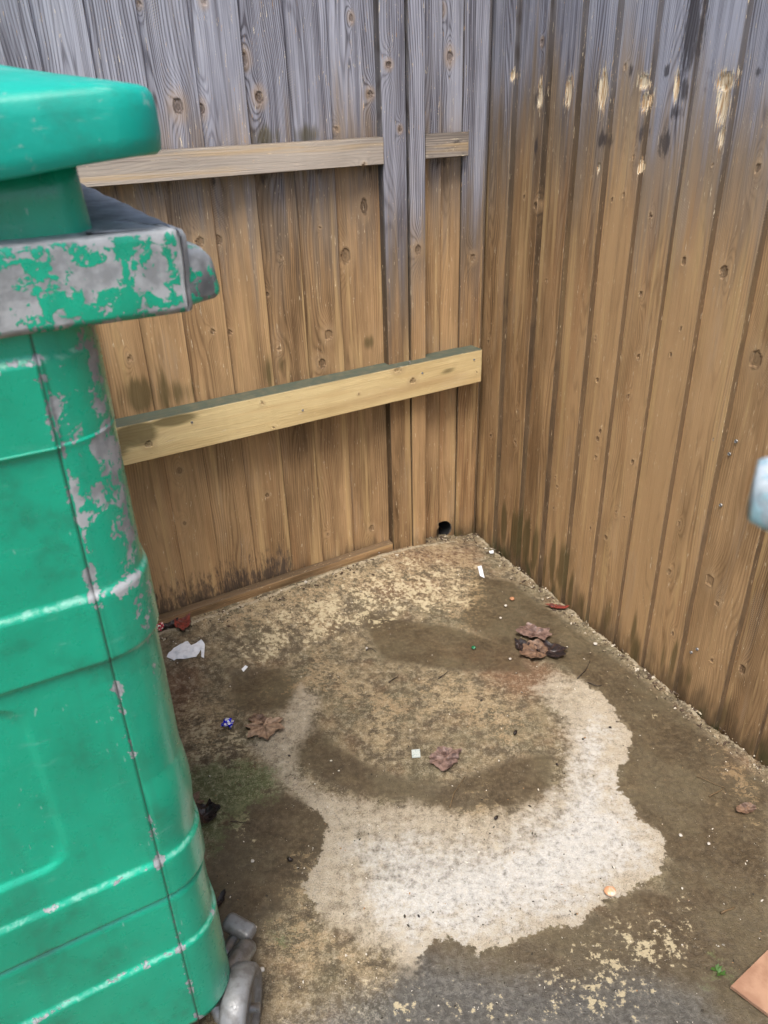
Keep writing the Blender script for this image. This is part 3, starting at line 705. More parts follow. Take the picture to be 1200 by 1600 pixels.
def body_mesh():
    pts = rrect(BX, BY, BR, .0065)
    zs = set(np.arange(.13, 1.24, .016))
    for a, b in BANDS:
        for e in (a, b):
            for k in (-.006, -.0035, -.001, .0015, .004, .0065): zs.add(e + k)
    for e in (.575, .835): [zs.add(e + k) for k in (-.008, -.005, -.002, .002, .005, .008)]
    for e in (.655,): [zs.add(e + k) for k in (-.006, -.002, .002, .006)]
    zs = sorted(z for z in zs if .115 <= z <= 1.24)
    V = []; wear = []; seam = []; grime = []; scuff = []
    xs_ = BX - BR
    for z in zs:
        band = 0.0; edge_w = 0.0
        for a, b in BANDS:
            band = max(band, float(sstep(a - .004, a + .004, z) * sstep(b + .005, b - .005, z)))
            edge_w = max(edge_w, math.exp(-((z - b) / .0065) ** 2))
        for (x, y, nx, ny) in pts:
            front = ny < -.999; corner = abs(nx) > .01 and abs(ny) > .01 or (abs(nx) > .99)
            o = .006 * band if front else ((.0032 if z < 1.0 else -.001) * band - .002 * (1 - band))
            if not front and x > 0:                             # scalloped corner pressing
                o += .005 * max(0, math.sin(max(0, min(1, (z - .53) / .125)) * PI)) * (1 if z < .655 else 0)
                if .55 < z < .67: edge_w = max(edge_w * 1.0, .0)
            w = .12 + edge_w * (.40 if front else .18)
            sm = 0.0
            dseam = abs(x - xs_) if front else (abs(math.atan2(nx, -ny)) * BR if (ny < 0 and x > 0) else 9)
            if dseam < .0019 and abs(x) > 0: sm = 1 - dseam / .0019; o -= .0035 * sm
            if not front:
                cen = math.atan2(nx, -ny) if ny < .01 else 9
                w += .36 * math.exp(-((z - 1.11) / .11) ** 2) + .20 * math.exp(-((z - .98) / .12) ** 2)
                w += .42 * math.exp(-((cen - .85) / .32) ** 2) * (.4 + .6 * (z > .8))
            w += .50 * math.exp(-(dseam / .008) ** 2)
            if front and -.9 < x:
                # shallow pressed panel with rounded corners
                px0, px1, pz0, pz1, rr = -.5, xs_ - .102, .575, .835, .035
                cx = min(max(x, px0 + rr), px1 - rr); cz = min(max(z, pz0 + rr), pz1 - rr)
                dd = rr - math.hypot(x - cx, z - cz)
                inn = float(sstep(-.004, .005, dd)); o -= .006 * inn
                if z < .60: w += .25 * math.exp(-((dd) / .006) ** 2)
                o += .0016 * math.sin(x * 9) * (1 - inn)
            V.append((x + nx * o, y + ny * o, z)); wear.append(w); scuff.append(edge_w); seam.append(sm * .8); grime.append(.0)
    n = len(pts); F = []
    for j in range(len(zs) - 1):
        for i in range(n):
            k = (i + 1) % n; F.append((j * n + i, j * n + k, (j + 1) * n + k, (j + 1) * n + i))
    base = len(V)                                               # closed floor, drawn in a little
    F.append(tuple(range(n))[::-1])
    return V, F, dict(wear=wear, seam=seam, grime=grime, scuff=scuff)

def rim_mesh():
    V = []; F = []; rings = []
    prof = [(-.055, Z_RB + .004, 0), (-.004, Z_RB + .002, .0), (0, Z_RB, .0), (0.002, Z_RB + .006, .0), (.004, Z_RB + .04, 0), (.003, Z_RT - .008, 0), (.0005, Z_RT - .002, 0), (-.005, Z_RT, 0), (-.03, Z_RT + .001, 0), (-.085, Z_RT + .002, 0)]
    zz = []
    for k in range(len(prof) - 1):
        a, b = prof[k], prof[k + 1]; L = math.hypot(b[0] - a[0], b[1] - a[1]); n = max(1, int(L / .009))
        for i in range(n): t = i / n; zz.append((a[0] + (b[0] - a[0]) * t, a[1] + (b[1] - a[1]) * t))
    zz.append(prof[-1][:2])
    pts = rrect(BX + .082, BY + .012, .010, .008)
    wear = []; grime = []
    for (o, z) in zz:
        r = []
        for (x, y, nx, ny) in pts:
            d = .0022 * mnoise.noise(Vector((x * 16, y * 16, z * 22))) + .0010 * mnoise.noise(Vector((x * 60, y * 60, z * 60)))
            # the front plate is nearly flush, the side shelf sticks out
            r.append((x + nx * (o + d), y + ny * (o * (1 if abs(nx) > .3 else .35) + d), z + d * .6))
            top = 1.0 if o < -.004 and z > Z_RT - .01 else 0
            wear.append(.68 + .3 * top + (.35 if x > BX - .01 and ny > -.99 else 0) + .1 * (x > BX - .15))
            grime.append(.12 * top + (.35 if z < Z_RB + .03 and x > BX - .02 else 0) - .3 * (1 - top))
        rings.append(r)
    V, F = loft(rings, close_top=False)
    return V, F, dict(wear=wear, seam=[0.0] * len(V), grime=grime)

def box_bm(bm, c, s, bev=.006, rot=None, seg=3):
    g = bmesh.ops.create_cube(bm, size=1.0); vs = g['verts']
    bmesh.ops.scale(bm, verts=vs, vec=s)
    if bev > 0:
        es = list({e for v in vs for e in v.link_edges})
        r = bmesh.ops.bevel(bm, geom=es, offset=bev, segments=seg, affect='EDGES', profile=.5)
        vs = list({v for f in r['faces'] for v in f.verts} | {v for v in vs if v.is_valid})
    if rot: bmesh.ops.rotate(bm, verts=vs, matrix=rot)
    bmesh.ops.translate(bm, verts=vs, vec=c)
    return vs
def lug(root, sx, sy, mat, hk=1.0):
    bm = bmesh.new()
    yc = -BY + .035 if sy < 0 else BY - .06
    # a tapered cast block: wide at the rim, blunt nose
    A = [(BX + .074, yc - .045, Z_RB + .002), (BX + .074, yc + .05, Z_RB + .002), (BX + .074, yc + .05, Z_RB + .066), (BX + .074, yc - .045, Z_RB + .062)]
    B = [(BX + .117, yc - .032, Z_RB + .006), (BX + .117, yc + .04, Z_RB + .008), (BX + .114, yc + .036, Z_RB + .050), (BX + .112, yc - .030, Z_RB + .048)]
    va = [bm.verts.new(v) for v in A]; vb = [bm.verts.new(v) for v in B]
    bm.faces.new(va[::-1]); bm.faces.new(vb)
    for i in range(4): bm.faces.new((va[i], va[(i + 1) % 4], vb[(i + 1) % 4], vb[i]))
    if hk != 1:
        for v in bm.verts: v.co.z = Z_RB + .025 + (v.co.z - Z_RB - .025) * hk
    bmesh.ops.recalc_face_normals(bm, faces=bm.faces)
    bmesh.ops.bevel(bm, geom=list(bm.edges), offset=.008 * hk, segments=4, affect='EDGES', profile=.5)
    bmesh.ops.subdivide_edges(bm, edges=list(bm.edges), cuts=1)
    for v in bm.verts:
        v.co += Vector((1, 1, 1)) * (.0015 * mnoise.noise(v.co * 45))
        if sx < 0: v.co.x *= -1
    o = bm_obj('lug', bm, mat, root, smooth=True)
    for nm, val in (('wear', .83), ('grime', .12), ('seam', 0)):
        a = o.data.attributes.new(nm, 'FLOAT', 'POINT'); vs = o.data.vertices
        a.data.foreach_set('value', [val + (.5 * (v.co.z < Z_RB + .03) if nm == 'grime' else 0) for v in vs])
    return o

def capsule_bm(bm, a, b, ra, rb, seg=16, flat=1.0):
    a, b = Vector(a), Vector(b); d = (b - a).normalized(); L = (b - a).length
    q_ = d.to_track_quat('Z', 'Y').to_matrix(); rings = []
    prof = [(-.95, .3), (-.7, .71), (-.3, .95), (0, 1)]
    P = [(ra * t, ra * r) for t, r in prof] + [(L + rb * -t, rb * r) for t, r in prof[::-1]]
    for (t, r) in P:
        rings.append([bm.verts.new(a + q_ @ Vector((r * math.cos(k * 2 * PI / seg), flat * r * math.sin(k * 2 * PI / seg), t))) for k in range(seg)])
    for j in range(len(rings) - 1):
        for k in range(seg): bm.faces.new((rings[j][k], rings[j][(k+1) % seg], rings[j+1][(k+1) % seg], rings[j+1][k]))
    bm.faces.new(rings[0][::-1]); bm.faces.new(rings[-1])
def castor(parent, x, y, rz, pedal=True):
    """swivel castor under the body; its own frame: wheel rolls along local x"""
    R = Matrix.Translation((x, y, 0)) @ Matrix.Rotation(rz, 4, 'Z')
    bm = bmesh.new()                                            # fork with top plate is the castor part itself
    box_bm(bm, (0, 0, .128), (.10, .09, .008), .002)
    bmesh.ops.create_cone(bm, cap_ends=True, segments=24, radius1=.036, radius2=.032, depth=.022, matrix=Matrix.Translation((0, 0, .113)))
    for s in (-1, 1):
        capsule_bm(bm, (.0, s * .030, .108), (.048, s * .033, .066), .024, .020, flat=.28)
    bmesh.ops.create_cone(bm, cap_ends=True, segments=16, radius1=.009, radius2=.009, depth=.084, matrix=Matrix.Translation((.045, 0, .070)) @ Matrix.Rotation(PI / 2, 4, 'X'))
    fork = bm_obj('castor', bm, M_STEEL, parent, smooth=True); fork.matrix_local = R
    # wheel: lathe round y
    bm = bmesh.new(); prof = [(.0, .016), (.030, .016), (.034, .012), (.052, .014), (.056, .019), (.064, .020), (.0705, .014), (.072, 0)]
    prof = prof + [(r, -w) for r, w in prof[-2::-1]]; seg = 36; rings = []
    for r, w in prof: rings.append([bm.verts.new((.048 + r * math.cos(k * 2 * PI / seg), w, .0725 + r * math.sin(k * 2 * PI / seg))) for k in range(seg)])
    for j in range(len(rings) - 1):
        for k in range(seg): bm.faces.new((rings[j][k], rings[j][(k+1) % seg], rings[j+1][(k+1) % seg], rings[j+1][k]))
    bmesh.ops.remove_doubles(bm, verts=bm.verts, dist=1e-5)
    wheel = bm_obj('wheel', bm, M_GREYRUB, fork, smooth=True)
    if pedal:
        bm = bmesh.new(); box_bm(bm, (0, 0, 0), (.060, .034, .020), .009, seg=4)
        bmesh.ops.rotate(bm, verts=bm.verts, matrix=Matrix.Rotation(math.radians(15), 3, 'Y'))
        bmesh.ops.translate(bm, verts=bm.verts, vec=(.128, .0, .098))
        capsule_bm(bm, (.07, .0, .11), (.112, .0, .100), .010, .010, flat=.6)
        bm_obj('brake_pedal', bm, M_GREYRUB, fork, smooth=True)
    return fork

def make_bin(mat, lidmat, label, group, loc, rz, castor_spots):
    root = empty('waste_bin', loc, rz); tag(root, label, 'bin', group)
    V, F, A = body_mesh(); mesh_obj('body', V, F, mat, root, smooth=True, attrs=A)
    V, F, A = rim_mesh(); mesh_obj('rim', V, F, mat, root, smooth=True, attrs=A)
    # collar between rim and lid
    rings = []
    for z, o in ((Z_RT - .01, .0), (Z_RT + .004, -.001), (Z_RT + .03, -.003), (1.40, -.006)):
        rings.append([(x + nx * o, y + ny * o, z) for x, y, nx, ny in rrect(BX + .011, BY - .012, .03, .012)])
    V, F = loft(rings); mesh_obj('collar', V, F, mat, root, smooth=True,
        attrs=dict(wear=[.12] * len(V), seam=[0.] * len(V), grime=[0.] * len(V)))
    # lid: turned-down skirt, rounded shoulder, shallow dome
    pts = rrect(BX + .078, BY + .034, .05, .010); rings = []
    def ring(o, z, k=1.0):
        r = []
        for (x, y, nx, ny) in pts:
            # inset towards a smaller rectangle, keeping the corners round
            fx = (BX + .078 + o) / (BX + .078); fy = (BY + .034 + o) / (BY + .034)
            sag = np.clip((BX + .05 - x) / .30, 0, 1.6) if y < 0 else 0.0
            r.append((x * fx, y * fy, z - (.030 * sag if z < 1.40 else (.012 * sag if z < 1.433 else 0.0)) + .0018 * mnoise.noise(Vector((x * 11, y * 11, o * 30)))))
        return r
    prof = [(-.030, 1.386), (-.012, 1.380), (-.003, 1.376), (0, 1.379), (.0015, 1.392), (.001, 1.412), (-.0005, 1.423), (-.004, 1.4285), (-.010, 1.4312), (-.025, 1.4335),
            (-.045, 1.437), (-.07, 1.442), (-.11, 1.450), (-.17, 1.461), (-.25, 1.474), (-.34, 1.484), (-.44, 1.489)]
    for o, z in prof: rings.append(ring(o, z))
    V, F = loft(rings); lid = mesh_obj('lid', V, F, lidmat, root, smooth=True)
    for sx in (-1, 1):
        for sy in (-1, 1): lug(root, sx, sy, mat, 1.0 if mat is M_GREEN else .72)
    for c_ in castor_spots: castor(root, *c_)
    return root
RZ = math.radians(27.5)
DSEAM = .775; azs = math.radians(-24.2)
S = Vector((DSEAM * math.sin(azs), DSEAM * math.cos(azs), 0))
ex = Vector((math.cos(RZ), math.sin(RZ), 0)); ey = Vector((-math.sin(RZ), math.cos(RZ), 0))
BL = S - ex * (BX - BR) + ey * BY
def to_bin(p): d = Vector(p) - BL; return d.dot(ex), d.dot(ey)
def near_castor(root):
    """the castor that shows: fork arm, wheel and brake pedal, in the bin's own frame"""
    def tb(x, y, z): a, b = to_bin(at(x, y, z)); return Vector((a, b, z))
    bm = bmesh.new()
    a0, a1 = tb(338, 1552, .112), tb(384, 1482, .088)
    capsule_bm(bm, a0, a1, .022, .019, flat=.75)
    w0 = tb(377, 1578, .072); pd = tb(374, 1449, .088)
    capsule_bm(bm, tb(352, 1490, .085), pd + Vector((-.012, -.006, -.012)), .013, .010)
    capsule_bm(bm, a0, w0 + Vector((-.03, .0, .015)), .020, .016, flat=.5)
    pc = a0 + Vector((-.03, .02, 0)); pc.z = .118
    bmesh.ops.create_cone(bm, cap_ends=True, segments=24, radius1=.036, radius2=.036, depth=.03, matrix=Matrix.Translation(pc))
    bmesh.ops.create_cone(bm, cap_ends=True, segments=16, radius1=.008, radius2=.008, depth=.062, matrix=Matrix.Translation(w0) @ Matrix.Rotation(-RZ + math.radians(6), 4, 'Z') @ Matrix.Rotation(PI / 2, 4, 'Y'))
    fork = bm_obj('castor', bm, M_STEEL, root, smooth=True)
    bm = bmesh.new(); prof = [(.0, .015), (.026, .016), (.030, .012), (.048, .014), (.053, .021), (.064, .022), (.070, .016), (.072, 0)]
    prof = prof + [(r, -w) for r, w in prof[-2::-1]]; seg = 40; rings = []
    for r, w in prof: rings.append([bm.verts.new((w, r * math.cos(k * 2 * PI / seg), r * math.sin(k * 2 * PI / seg))) for k in range(seg)])
    for j in range(len(rings) - 1):
        for k in range(seg): bm.faces.new((rings[j][k], rings[j][(k+1) % seg], rings[j+1][(k+1) % seg], rings[j+1][k]))
    bmesh.ops.remove_doubles(bm, verts=bm.verts, dist=1e-5)
    wh = bm_obj('wheel', bm, M_GREYRUB, fork, smooth=True); wh.location = w0; wh.rotation_euler = (0, 0, -RZ + math.radians(-4))
    bm = bmesh.new(); box_bm(bm, (0, 0, 0), (.062, .034, .024), .011, seg=4)
    pe = bm_obj('brake_pedal', bm, M_GREYRUB, fork, smooth=True); pe.location = pd
    pe.rotation_euler = (0, math.radians(8), -RZ + math.radians(-26))
green = make_bin(M_GREEN, M_LID, 'green metal waste bin with peeling paint, ribbed body and domed lid', None, BL, RZ,
         [(BX - .10, BY - .12, .8), (-BX + .10, BY - .12, 2.0), (-BX + .10, -BY + .12, -.5)])
near_castor(green)
# a slim blue metal gate post just outside the right edge; only the end of its catch reaches into the picture
gp_ = empty('gate_post', (.375, .26, 0)); tag(gp_, 'pale blue chipped metal catch of a gate post poking in at the right edge', 'gate post')
def wear_attrs(o, wv, low):
    vs = o.data.vertices
    for nm in ('wear', 'grime', 'seam', 'scuff'):
        a = o.data.attributes.new(nm, 'FLOAT', 'POINT')
        a.data.foreach_set('value', [wv if nm == 'wear' else (.8 if nm == 'grime' and low and v.co.z < low else 0.0) for v in vs])
bm = bmesh.new(); box_bm(bm, (0, 0, .70), (.05, .05, 1.40), .005); box_bm(bm, (0, 0, 1.405), (.056, .056, .012), .004)
wear_attrs(bm_obj('post', bm, M_BLUE, gp_, smooth=False), .35, .1)
tipw = at(1181, 755, 1.252); loc_ = tipw - Vector((.375, .26, 0))
dirn = Vector((loc_.x, loc_.y, 0)); L_ = dirn.length; dirn.normalize(); sd_ = Vector((-dirn.y, dirn.x, 0))
bm = bmesh.new(); rings = []; NP = 24
for k in range(13):
    t = k / 12; d_ = .022 + (L_ - .022) * t; hw, hh = .021 - .002 * t, .024 - .001 * t
    if k >= 11: hw *= (.86, .55)[k - 11]; hh *= (.88, .6)[k - 11]
    c_ = dirn * d_ + Vector((0, 0, 1.252 - .004 * t))
    r_ = []
    for a_ in range(NP):
        an = a_ * 2 * PI / NP; ca, sa = math.cos(an), math.sin(an); q2 = 1 / (abs(ca) ** 4 + abs(sa) ** 4) ** .25
        p2 = c_ + sd_ * (hw * q2 * ca) + Vector((0, 0, hh * q2 * sa)); r_.append(bm.verts.new(p2 + Vector((1, 1, 1)) * .0012 * mnoise.noise(p2 * 50)))
    rings.append(r_)
for k in range(12):
    for a_ in range(NP): bm.faces.new((rings[k][a_], rings[k][(a_+1) % NP], rings[k+1][(a_+1) % NP], rings[k+1][a_]))
bm.faces.new(rings[0][::-1]); bm.faces.new(rings[-1])
wear_attrs(bm_obj('catch', bm, M_BLUE, gp_, smooth=True), .62, 1.238)

# ------------------------------------------------------------------ litter and leaves
BEFORE = set(o.name for o in SC.objects)
def leaf_material(name, a, b, wet=.6):
    N = NT(name); p = N.obj()
    n1 = N.noise(p, 90, 4); n2 = N.noise(p, 400, 3)
    c = N.mix(N.step(n1, .35, .68), a, b)
    v = N.attr('vein'); c = N.mix(N.math('MULTIPLY', v, .55), c, (.06, .03, .02))
    return N.done(c, N.lin(n1, .3, .7, wet - .15, wet + .15), N.bump(N.math('ADD', n1, N.math('MULTIPLY', n2, .4)), .002, .8))
ML_TAN = leaf_material('dry_leaf', (.40, .275, .185), (.22, .14, .09), .65)
ML_BRN = leaf_material('brown_leaf', (.22, .135, .085), (.085, .05, .035), .5)
ML_PUR = leaf_material('purple_brown_leaf', (.25, .165, .135), (.075, .045, .04), .38)
ML_DRK = leaf_material('black_wet_leaf', (.035, .025, .025), (.012, .01, .012), .3)
ML_RED = leaf_material('red_leaf', (.26, .045, .03), (.10, .03, .025), .45)
MAPLE = [(0, 1.0), (14, .72), (22, .78), (30, .60), (42, .68), (52, .93), (60, .74), (70, .66), (82, .50), (95, .66), (108, .80), (118, .58), (130, .42), (145, .52), (158, .44), (172, .20), (180, .14)]
def radial(tbl, deg):
    a = abs((deg + 180) % 360 - 180)
    for (a0, r0), (a1, r1) in zip(tbl, tbl[1:]):
        if a0 <= a <= a1: return r0 + (r1 - r0) * (a - a0) / (a1 - a0)
    return tbl[-1][1]
def leaf(loc, size, rz, mat, label, seed=0, curl=.3, squash=1.0, name='fallen_leaf', cat='leaf', group='fallen leaves on the concrete', stem=True, tbl=MAPLE, lift=.003):
    r_ = random.Random(seed); nA_, nR = 72, 9; V = [(0, 0, 0)]; vein = [1.0]; F = []
    lob = [0, 52, -52, 108, -108]
    for j in range(1, nR + 1):
        for i in range(nA_):
            dg = i * 360 / nA_; R_ = radial(tbl, dg) * (1 + (.10 if tbl is MAPLE else .34) * mnoise.noise(Vector((2.2 * math.cos(math.radians(dg)), 2.2 * math.sin(math.radians(dg)), seed * 3.1)))) * j / nR
            x = R_ * math.sin(math.radians(dg)); y = R_ * math.cos(math.radians(dg)) * squash
            z = curl * R_ * R_ * (.6 + .7 * mnoise.noise(Vector((x * 1.6 + seed, y * 1.6, seed)))) + .10 * mnoise.noise(Vector((x * 3.5, y * 3.5, seed * 2.3)))
            dv = min(abs((dg - l + 180) % 360 - 180) for l in lob); z -= .05 * math.exp(-(dv / 5) ** 2)
            V.append((x * size, y * size, z * size * .8)); vein.append(math.exp(-(dv * R_ / 2.2) ** 2))
    for i in range(nA_): F.append((0, 1 + i, 1 + (i + 1) % nA_))
    for j in range(nR - 1):
        for i in range(nA_):
            a = 1 + j * nA_ + i; b = 1 + j * nA_ + (i + 1) % nA_; F.append((a, a + nA_, b + nA_, b))
    mz = min(v[2] for v in V); V = [(x, y, z - mz + .0008) for x, y, z in V]
    if stem:                                                    # a thin bent stalk
        b0 = len(V); seg = 6; pts = [(0, -.1 * size, V[0][2] + .0005), (.03 * size, -.4 * size, .004), (.10 * size, -.75 * size, .003), (.2 * size, -1.0 * size, .0025)]
        for k, (x, y, z) in enumerate(pts):
            for s_ in range(seg): V.append((x + .0009 * math.cos(s_ * PI / 3), y, z + .0009 * math.sin(s_ * PI / 3))); vein.append(1.)
        for k in range(3):
            for s_ in range(seg): a = b0 + k * seg + s_; b = b0 + k * seg + (s_ + 1) % seg; F.append((a, b, b + seg, a + seg))
    o = mesh_obj(name, V, F, mat, smooth=True, attrs={'vein': vein})
    o.location = (loc.x, loc.y, lift); o.rotation_euler = (0, 0, rz)
    tag(o, label, cat, group); return o
CRUMP = [(0, .9), (25, .86), (45, .98), (60, .84), (90, .9), (115, .72), (135, .78), (155, .66), (180, .6)]
KITE = [(0, .62), (30, .58), (60, .78), (78, .98), (90, .8), (120, .66), (150, .78), (172, 1.02), (180, 1.05)]
LONG = [(0, 1.0), (10, .7), (25, .45), (50, .3), (90, .24), (130, .3), (155, .45), (170, .75), (180, 1.0)]
leaf(at(414, 1138), .068, math.radians(-165), ML_TAN, 'tan maple leaf with a torn lobe lying beside the blue foil', 3, .25, .85)
leaf(at(405, 1130), .030, math.radians(-20), ML_BRN, 'small darker leaf piece lying against the tan maple leaf', 13, .3, .8, stem=False, tbl=CRUMP, lift=.004)
leaf(at(695, 1187), .050, math.radians(8), ML_PUR, 'kite-shaped wrinkled purple-brown leaf beside the white square', 5, .12, .95, stem=False, tbl=KITE)
leaf(at(838, 1022), .052, math.radians(60), ML_BRN, 'brown curled leaf at the front of the clump near the right fence', 21, .5, .9, tbl=CRUMP, stem=False)
leaf(at(858, 1020), .050, math.radians(-40), ML_DRK, 'blackened wet leaf under the curled clump near the right fence', 22, .35, .8, tbl=CRUMP, stem=False, lift=.001)
leaf(at(835, 992), .056, math.radians(150), ML_PUR, 'mauve crumpled leaf at the back of the clump near the right fence', 23, .5, .8, stem=False, tbl=CRUMP)
leaf(at(812, 1012), .034, math.radians(100), ML_DRK, 'small dark leaf scrap at the left of the leaf clump', 24, .4, .7, stem=False, tbl=KITE)
leaf(at(869, 951), .050, math.radians(75), ML_RED, 'reddish leaf curled against the broken slab edge by the right fence', 25, .4, .8, stem=False, tbl=LONG)
leaf(at(296, 1262), .045, math.radians(25), ML_BRN, 'brown leaf with a pointed lobe just right of the green bin', 31, .35, 1.0, stem=False)
leaf(at(318, 1278), .038, math.radians(-60), ML_DRK, 'glossy black crumpled leaf just right of the green bin', 32, .9, 1.0, stem=False, tbl=CRUMP)
leaf(at(292, 998), .050, math.radians(100), ML_RED, 'dark red leaf against the foot of the back fence', 33, .6, .6, stem=False, tbl=CRUMP)
leaf(at(270, 1004), .030, math.radians(40), ML_DRK, 'dark rotting leaf between the red leaf and the green bin', 34, .6, .7, stem=False, tbl=CRUMP)
leaf(at(344, 1412), .030, math.radians(160), ML_DRK, 'thin dark leaf standing beside the castor of the green bin', 35, 1.2, .9, stem=False, tbl=LONG)
leaf(at(1165, 1268), .026, math.radians(10), ML_BRN, 'dull brown leaf scrap near the right edge of the slab', 36, .3, .7, stem=False, tbl=CRUMP)

N = NT('white_paper'); p = N.obj(); M_PAPER = N.done(N.mix(N.step(N.noise(p, 60, 3), .45, .7), (.80, .82, .86), (.60, .63, .68)), .6)
def sheet(name, outline_px, mat, label, cat, thick=.0006, bumpz=.006, seed=1.0, z=.002, group=None, subdiv=5):
    P = [at(x, y) for x, y in outline_px]; c = sum(P, Vector()) / len(P)
    bm = bmesh.new(); vs = [bm.verts.new((p_.x - c.x, p_.y - c.y, 0)) for p_ in P]
    f = bm.faces.new(vs); bmesh.ops.triangulate(bm, faces=[f])
    bmesh.ops.subdivide_edges(bm, edges=list(bm.edges), cuts=subdiv, use_grid_fill=True)
    for v in bm.verts: v.co.z = bumpz * (abs(mnoise.noise(Vector((v.co.x * 40, v.co.y * 40, seed)))) * 1.4 + .3 * mnoise.noise(Vector((v.co.x * 110, v.co.y * 110, seed))))
    bmesh.ops.recalc_face_normals(bm, faces=bm.faces)
    r = bmesh.ops.extrude_face_region(bm, geom=list(bm.faces))
    for g in r['geom']:
        if isinstance(g, bmesh.types.BMVert): g.co.z += thick
    o = bm_obj(name, bm, mat); o.location = (c.x, c.y, z); tag(o, label, cat, group); return o
sheet('torn_paper', [(264,1044),(275,1033),(292,1024),(297,1022),(302,1027),(318,1020),(323,1024),(321,1041),(317,1040),(317,1031),(309,1040),(290,1044),(279,1045),(275,1048)],
      M_PAPER, 'torn strip of white paper lying near the green bin and the back fence', 'paper')
sheet('white_scrap', [(587,880),(597,878),(594,889),(588,889)], M_PAPER, 'white scrap stuck to the foot of the back fence', 'scrap', bumpz=.004, z=.006, subdiv=3)
sheet('white_scrap', [(746,890),(752,888),(757,906),(750,903)], M_PAPER, 'crumpled white scrap on the crusty corner of the slab', 'scrap', bumpz=.006, z=.003, subdiv=3)
sheet('white_scrap', [(378,1050),(384,1044),(388,1046),(381,1053)], M_PAPER, 'tiny white scrap between the torn paper and the maple leaf', 'scrap', bumpz=.003, subdiv=2)
sheet('white_scrap', [(764,863),(771,862),(771,867),(765,867)], M_PAPER, 'tiny white scrap by the foot of the right fence in the corner', 'scrap', bumpz=.003, z=.004, subdiv=2)
N = NT('white_tile'); p = N.obj(); M_TILE = N.done(N.mix(N.step(N.noise(p, 400, 2), .56, .6), (.50, .54, .51), (.25, .34, .33)), .4)
sheet('paper_square', [(643,1174),(656,1173),(657,1185),(644,1186)], M_TILE, 'small white square beside the kite-shaped leaf', 'paper square', thick=.0025, bumpz=.0005, subdiv=2)
# foil
N = NT('blue_foil'); p = N.obj(); M_FOIL = N.done(N.mix(N.step(N.noise(p, 110, 3), .52, .56), (.01, .015, .55), (.80, .82, .90)), .25, Metallic=.3)
N = NT('red_wrapper'); p = N.obj(); M_REDW = N.done(N.mix(N.step(N.noise(p, 120, 3), .5, .54), (.45, .02, .05), (.80, .72, .62)), .35)
def crumple(name, loc, r, mat, label, cat, seed=1.0, flat=.5, jag=.5, group=None, sub=3, name2=None):
    bm = bmesh.new(); bmesh.ops.create_icosphere(bm, subdivisions=sub, radius=r)
    for v in bm.verts:
        n_ = mnoise.noise(v.co * (1.3 / r) + Vector((seed, 0, 0))); n2_ = mnoise.noise(v.co * (3.2 / r) + Vector((0, seed, 0)))
        v.co *= 1 + jag * n_ + jag * .6 * n2_; v.co.z *= flat
    mz = min(v.co.z for v in bm.verts)
    for v in bm.verts: v.co.z -= mz
    o = bm_obj(name, bm, mat, smooth=(jag < .3)); o.location = (loc.x, loc.y, .0008); o.rotation_euler = (0, 0, seed); tag(o, label, cat, group); return o
crumple('foil_wrapper', at(357, 1137), .0135, M_FOIL, 'crumpled blue and white foil wrapper beside the tan maple leaf', 'wrapper', 2.2, .6, .9)
crumple('sweet_wrapper', at(254, 1010), .013, M_REDW, 'crumpled red and white wrapper half behind the green bin', 'wrapper', 3.7, .7, .9)
N = NT('orange_shell'); p = N.obj(); M_SHELL = N.done(N.mix(N.step(N.noise(p, 60, 3), .45, .6), (.62, .32, .17), (.70, .58, .46)), .4, N.bump(N.noise(p, 200, 3), .001, .6))
bm = bmesh.new(); bmesh.ops.create_uvsphere(bm, u_segments=24, v_segments=12, radius=.0125)
for v in bm.verts: v.co.z *= .55; v.co.x *= 1 + .12 * mnoise.noise(v.co * 120); v.co.y *= .9; v.co.z += .003 * math.exp(-(v.co.length / .006) ** 2)
o = bm_obj('shell', bm, M_SHELL, smooth=True); o.location = (*at(953, 1396)[:2], .006); tag(o, 'rounded orange and white shell on the edge of the pale patch', 'shell')
N = NT('green_glass'); M_GG = N.done((.01, .12, .05), .15)
crumple('glass_chip', at(740, 1014), .0065, M_GG, 'green glass chip in the damp brown area near the leaf clump', 'glass', 4.4, .5, .4)
# twigs
N = NT('twig'); p = N.obj(); M_TWIG = N.done(N.mix(N.noise(p, 200, 3), (.20, .13, .06), (.07, .045, .025)), .7)
N = NT('dark_twig'); M_TWIGD = N.done((.035, .025, .018), .6)
def twig(px, r, label, mat=M_TWIG, name='twig', z=.003):
    P = [at(x, y) for x, y in px]; c = P[0]; bm = bmesh.new(); seg = 7; rings = []
    # smooth path
    pts = []
    for k in range(len(P) - 1):
        for t in (0, .33, .66): pts.append(P[k].lerp(P[k + 1], t))
    pts.append(P[-1]); L = len(pts)
    for k, q_ in enumerate(pts):
        d = (pts[min(k + 1, L - 1)] - pts[max(k - 1, 0)]).normalized(); s_ = Vector((-d.y, d.x, 0))
        rr = r * (1 - .55 * k / L) * (1 + .25 * mnoise.noise(Vector((k * 1.3, r * 1000, 0))))
        base_ = q_ - c + Vector((.001 * mnoise.noise(Vector((k, 2, 0))), .001 * mnoise.noise(Vector((k, 5, 0))), z + .0015 * math.sin(k)))
        rings.append([bm.verts.new(base_ + s_ * rr * math.cos(a * 2 * PI / seg) + Vector((0, 0, rr * math.sin(a * 2 * PI / seg)))) for a in range(seg)])
    for j in range(L - 1):
        for a in range(seg): bm.faces.new((rings[j][a], rings[j][(a+1) % seg], rings[j+1][(a+1) % seg], rings[j+1][a]))
    bm.faces.new(rings[0][::-1]); bm.faces.new(rings[-1])
    o = bm_obj(name, bm, mat, smooth=True); o.location = (c.x, c.y, 0); tag(o, label, 'twig', 'twigs on the concrete'); return o
